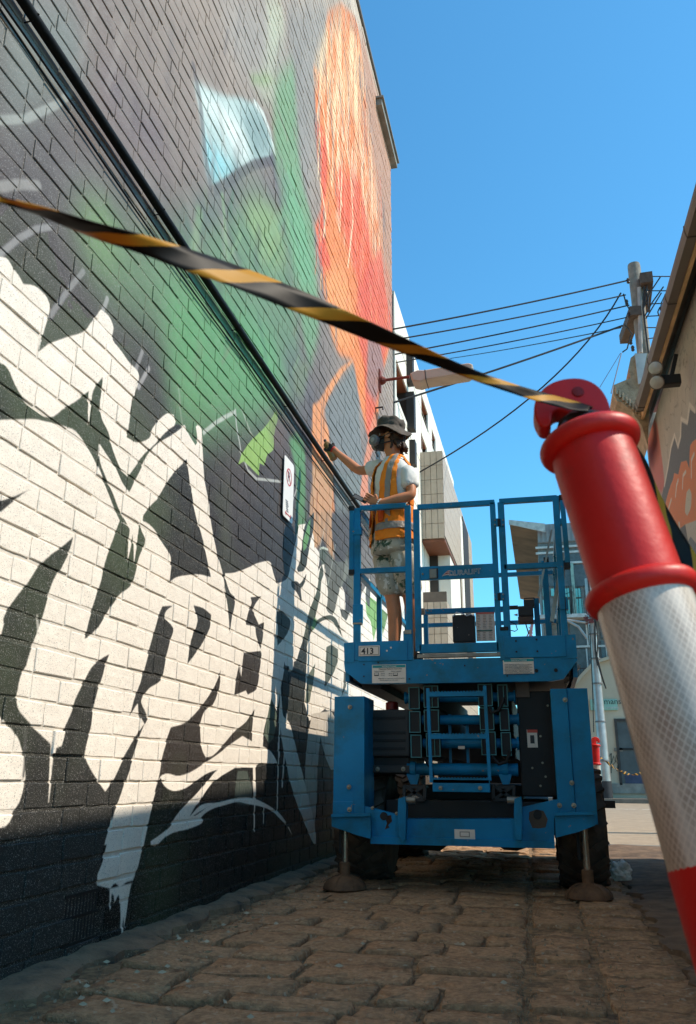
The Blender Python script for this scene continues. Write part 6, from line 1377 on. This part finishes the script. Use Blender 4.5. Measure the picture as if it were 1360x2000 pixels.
# hair
bm=bmesh.new(); bmesh.ops.create_icosphere(bm,subdivisions=4,radius=1)
hcen=head+Vector((.045,-.0,-.012))
for v in bm.verts:
    n_=mn.noise(v.co*3.2); k=1+.16*n_+.10*mn.noise(v.co*9); v.co=hcen+Vector((v.co.x*.078,v.co.y*.088,v.co.z*.085))*k
me=bpy.data.meshes.new('hair'); bm.to_mesh(me); bm.free(); me.materials.append(M_hair); me.polygons.foreach_set('use_smooth',[True]*len(me.polygons)); o=bpy.data.objects.new('hair',me); COL.objects.link(o); o.parent=PE; o.matrix_parent_inverse=Matrix.Translation(PE.location).inverted()
mb=MB()
for k in range(26):
    a=random.uniform(-1.9,1.9); p=hcen+Vector((.07*math.cos(a),-.085*math.sin(a)*.95,-.045)); c1=p+Vector((random.uniform(0,.02),random.uniform(-.012,.012),-.03)); c2=c1+Vector((random.uniform(-.02,.02),random.uniform(-.015,.015),-.028)); c3=c2+Vector((random.uniform(-.005,.02),0,.0-.008)); mb.tube([p,c1,c2,c3],[.012,.012,.009,.003],6)
mb.build('curl',M_hair,o,True)
# ear and face
MB().lathe([(.006,-.006),(.022,-.002),(.024,.004),(.012,.008)],head+Vector((-.008,-.094,-.005)),(-.1,-1,.05),14).build('ear',M_skin,PE,True)
MB().loft([ell(head+fwd*.075+Vector((0,0,.03)),.012,.035,fwd,Vector((fwd.y,-fwd.x,0)),10),ell(head+fwd*.1+Vector((0,0,-.0)),.02,.018,fwd,Vector((fwd.y,-fwd.x,0)),10)]).build('nose',M_skin,PE,True)
for s_ in (-1,1):
    e_=head+fwd*.088+Vector((fwd.y,-fwd.x,0))*s_*.034+Vector((0,0,.022)); MB().lathe([(.012,0),(.009,.005),(.001,.007)],e_,fwd,10).build('eye',mat('eye_white',lin((210,200,190)),.2),PE,True)
# respirator
mk=mat('mask_black',lin((34,32,34)),.5); mg=mat('filter_grey',lin((128,124,124)),.55)
fc=head+fwd*.095+Vector((0,0,-.045))
rp=MB().loft([ell(fc-fwd*.04,.07,.072,Vector((0,0,1)),Vector((fwd.y,-fwd.x,0)),18),ell(fc,.062,.058,Vector((0,0,1)),Vector((fwd.y,-fwd.x,0)),18),ell(fc+fwd*.03-Vector((0,0,.005)),.04,.038,Vector((0,0,1)),Vector((fwd.y,-fwd.x,0)),18)]).build('respirator',mk,PE,True)
for s_ in (-1,1):
    c_=fc+fwd*.03+Vector((0,-.058*s_,.004)); ax=(fwd*.55+Vector((0,-.8*s_,0))).normalized()
    MB().lathe([(.044,-.02),(.048,0),(.046,.014),(.034,.019),(.032,.016),(.001,.016)],c_,ax,20).build('filter',mg,rp,True)
    MB().lathe([(.022,.018),(.018,.024),(.001,.025)],c_,ax,16).build('filter_centre',mat('filter_pale',lin((166,160,154)),.5),rp,True)
MB().tube([fc+Vector((0,-.06,.01)),head+Vector((-.0,-.1,.0)),head+Vector((.06,-.09,.02))],.006,6).tube([fc+Vector((.0,-.055,-.03)),head+Vector((.02,-.085,-.06)),head+Vector((.08,-.04,-.05))],.006,6).tube([fc+Vector((0,-.05,-.05)),fc+Vector((-.02,-.05,-.10)),fc+Vector((-.0,-.045,-.14))],.005,6).build('strap',mk,rp)
# bracelet, glove
wd=(haL-wrL).normalized(); mb=MB()
for k in range(14):
    a=2*PI*k/14; o_=wd.orthogonal().normalized(); o2=wd.cross(o_); mb.lathe([(.001,-.007),(.007,-.004),(.007,.004),(.001,.007)],wrL+wd*.0+(o_*math.cos(a)+o2*math.sin(a))*.035,(0,0,1),8)
mb.build('bracelet',mat('white_beads',lin((214,208,200)),.4),PE,True)
MB().lathe([(.034,-.006),(.036,0),(.034,.006)],wrR+(haR-wrR)*.3,(haR-wrR),14,False).build('wristband',mat('red_band',lin((196,44,36)),.6),PE,True)
# glove on the spraying hand: slightly larger shell
gv=[wrR+(haR-wrR)*.35]; gr_=[.033]; ge=[]
gv.append(bm_v[pR]); gr_.append(.031); ge.append((0,1))
for k in range(4):
    base=bm_v[pR]+sR*(-.026+.018*k)+dR*.02; a=base+dR*.036+nR*.010; b=a+dR*.004+nR*.032; c=b-dR*.026+nR*.008; i0=len(gv); gv+=[base,a,b,c]; gr_+=[.0145,.013,.012,.011]; ge+=[(1,i0),(i0,i0+1),(i0+1,i0+2),(i0+2,i0+3)]
i0=len(gv); t0=bm_v[pR]+sR*.034-dR*.01; gv+=[t0,t0+sR*.022+dR*.032+nR*.008]; gr_+=[.015,.013]; ge+=[(1,i0),(i0,i0+1)]
skin_obj('glove',gv,ge,gr_,mat('glove_black',lin((46,38,34)),.8,var=.4,vs=30),PE)
# spray can held in the far hand
sc_=empty('spray_can',bm_v[pR]+dR*.03+nR*.02,'brown spray can held against the wall in the gloved hand','spray can')
ca=Vector((.42,-.1,-.9)).normalized(); c0=V(sc_.location)-ca*.05
can=MB().lathe([(.012,-.02),(.02,-.012),(.028,0),(.0325,.006),(.0325,.165),(.029,.17),(.001,.168)],c0,ca,20).build('can_body',mat('can_brown',lin((150,112,66)),.4,.2,var=.25,vs=25),sc_,True)
MB().lathe([(.012,-.045),(.013,-.02)],c0,ca,12).build('nozzle_cap',M_blk,sc_,True)
# phone in the near hand
ph=empty('phone',haL+Vector((-.05,0,.03)),'dark phone held in the near hand above the guard rail','phone')
pc=W_(704,974,5.89); dv=(W_(716,978,5.89)-W_(693,966,5.9)).normalized()
MB().beam(pc-dv*.065,pc+dv*.06,.012,.036,up=Vector((-.3,.3,1))).build('phone_body',M_blk,ph)
MB().beam(pc-dv*.055+Vector((-.002,-.008,.0)),pc+dv*.03+Vector((-.002,-.008,0)),.002,.028,up=Vector((-.3,.3,1))).build('screen',mat('phone_screen',lin((110,106,104)),.15),ph)
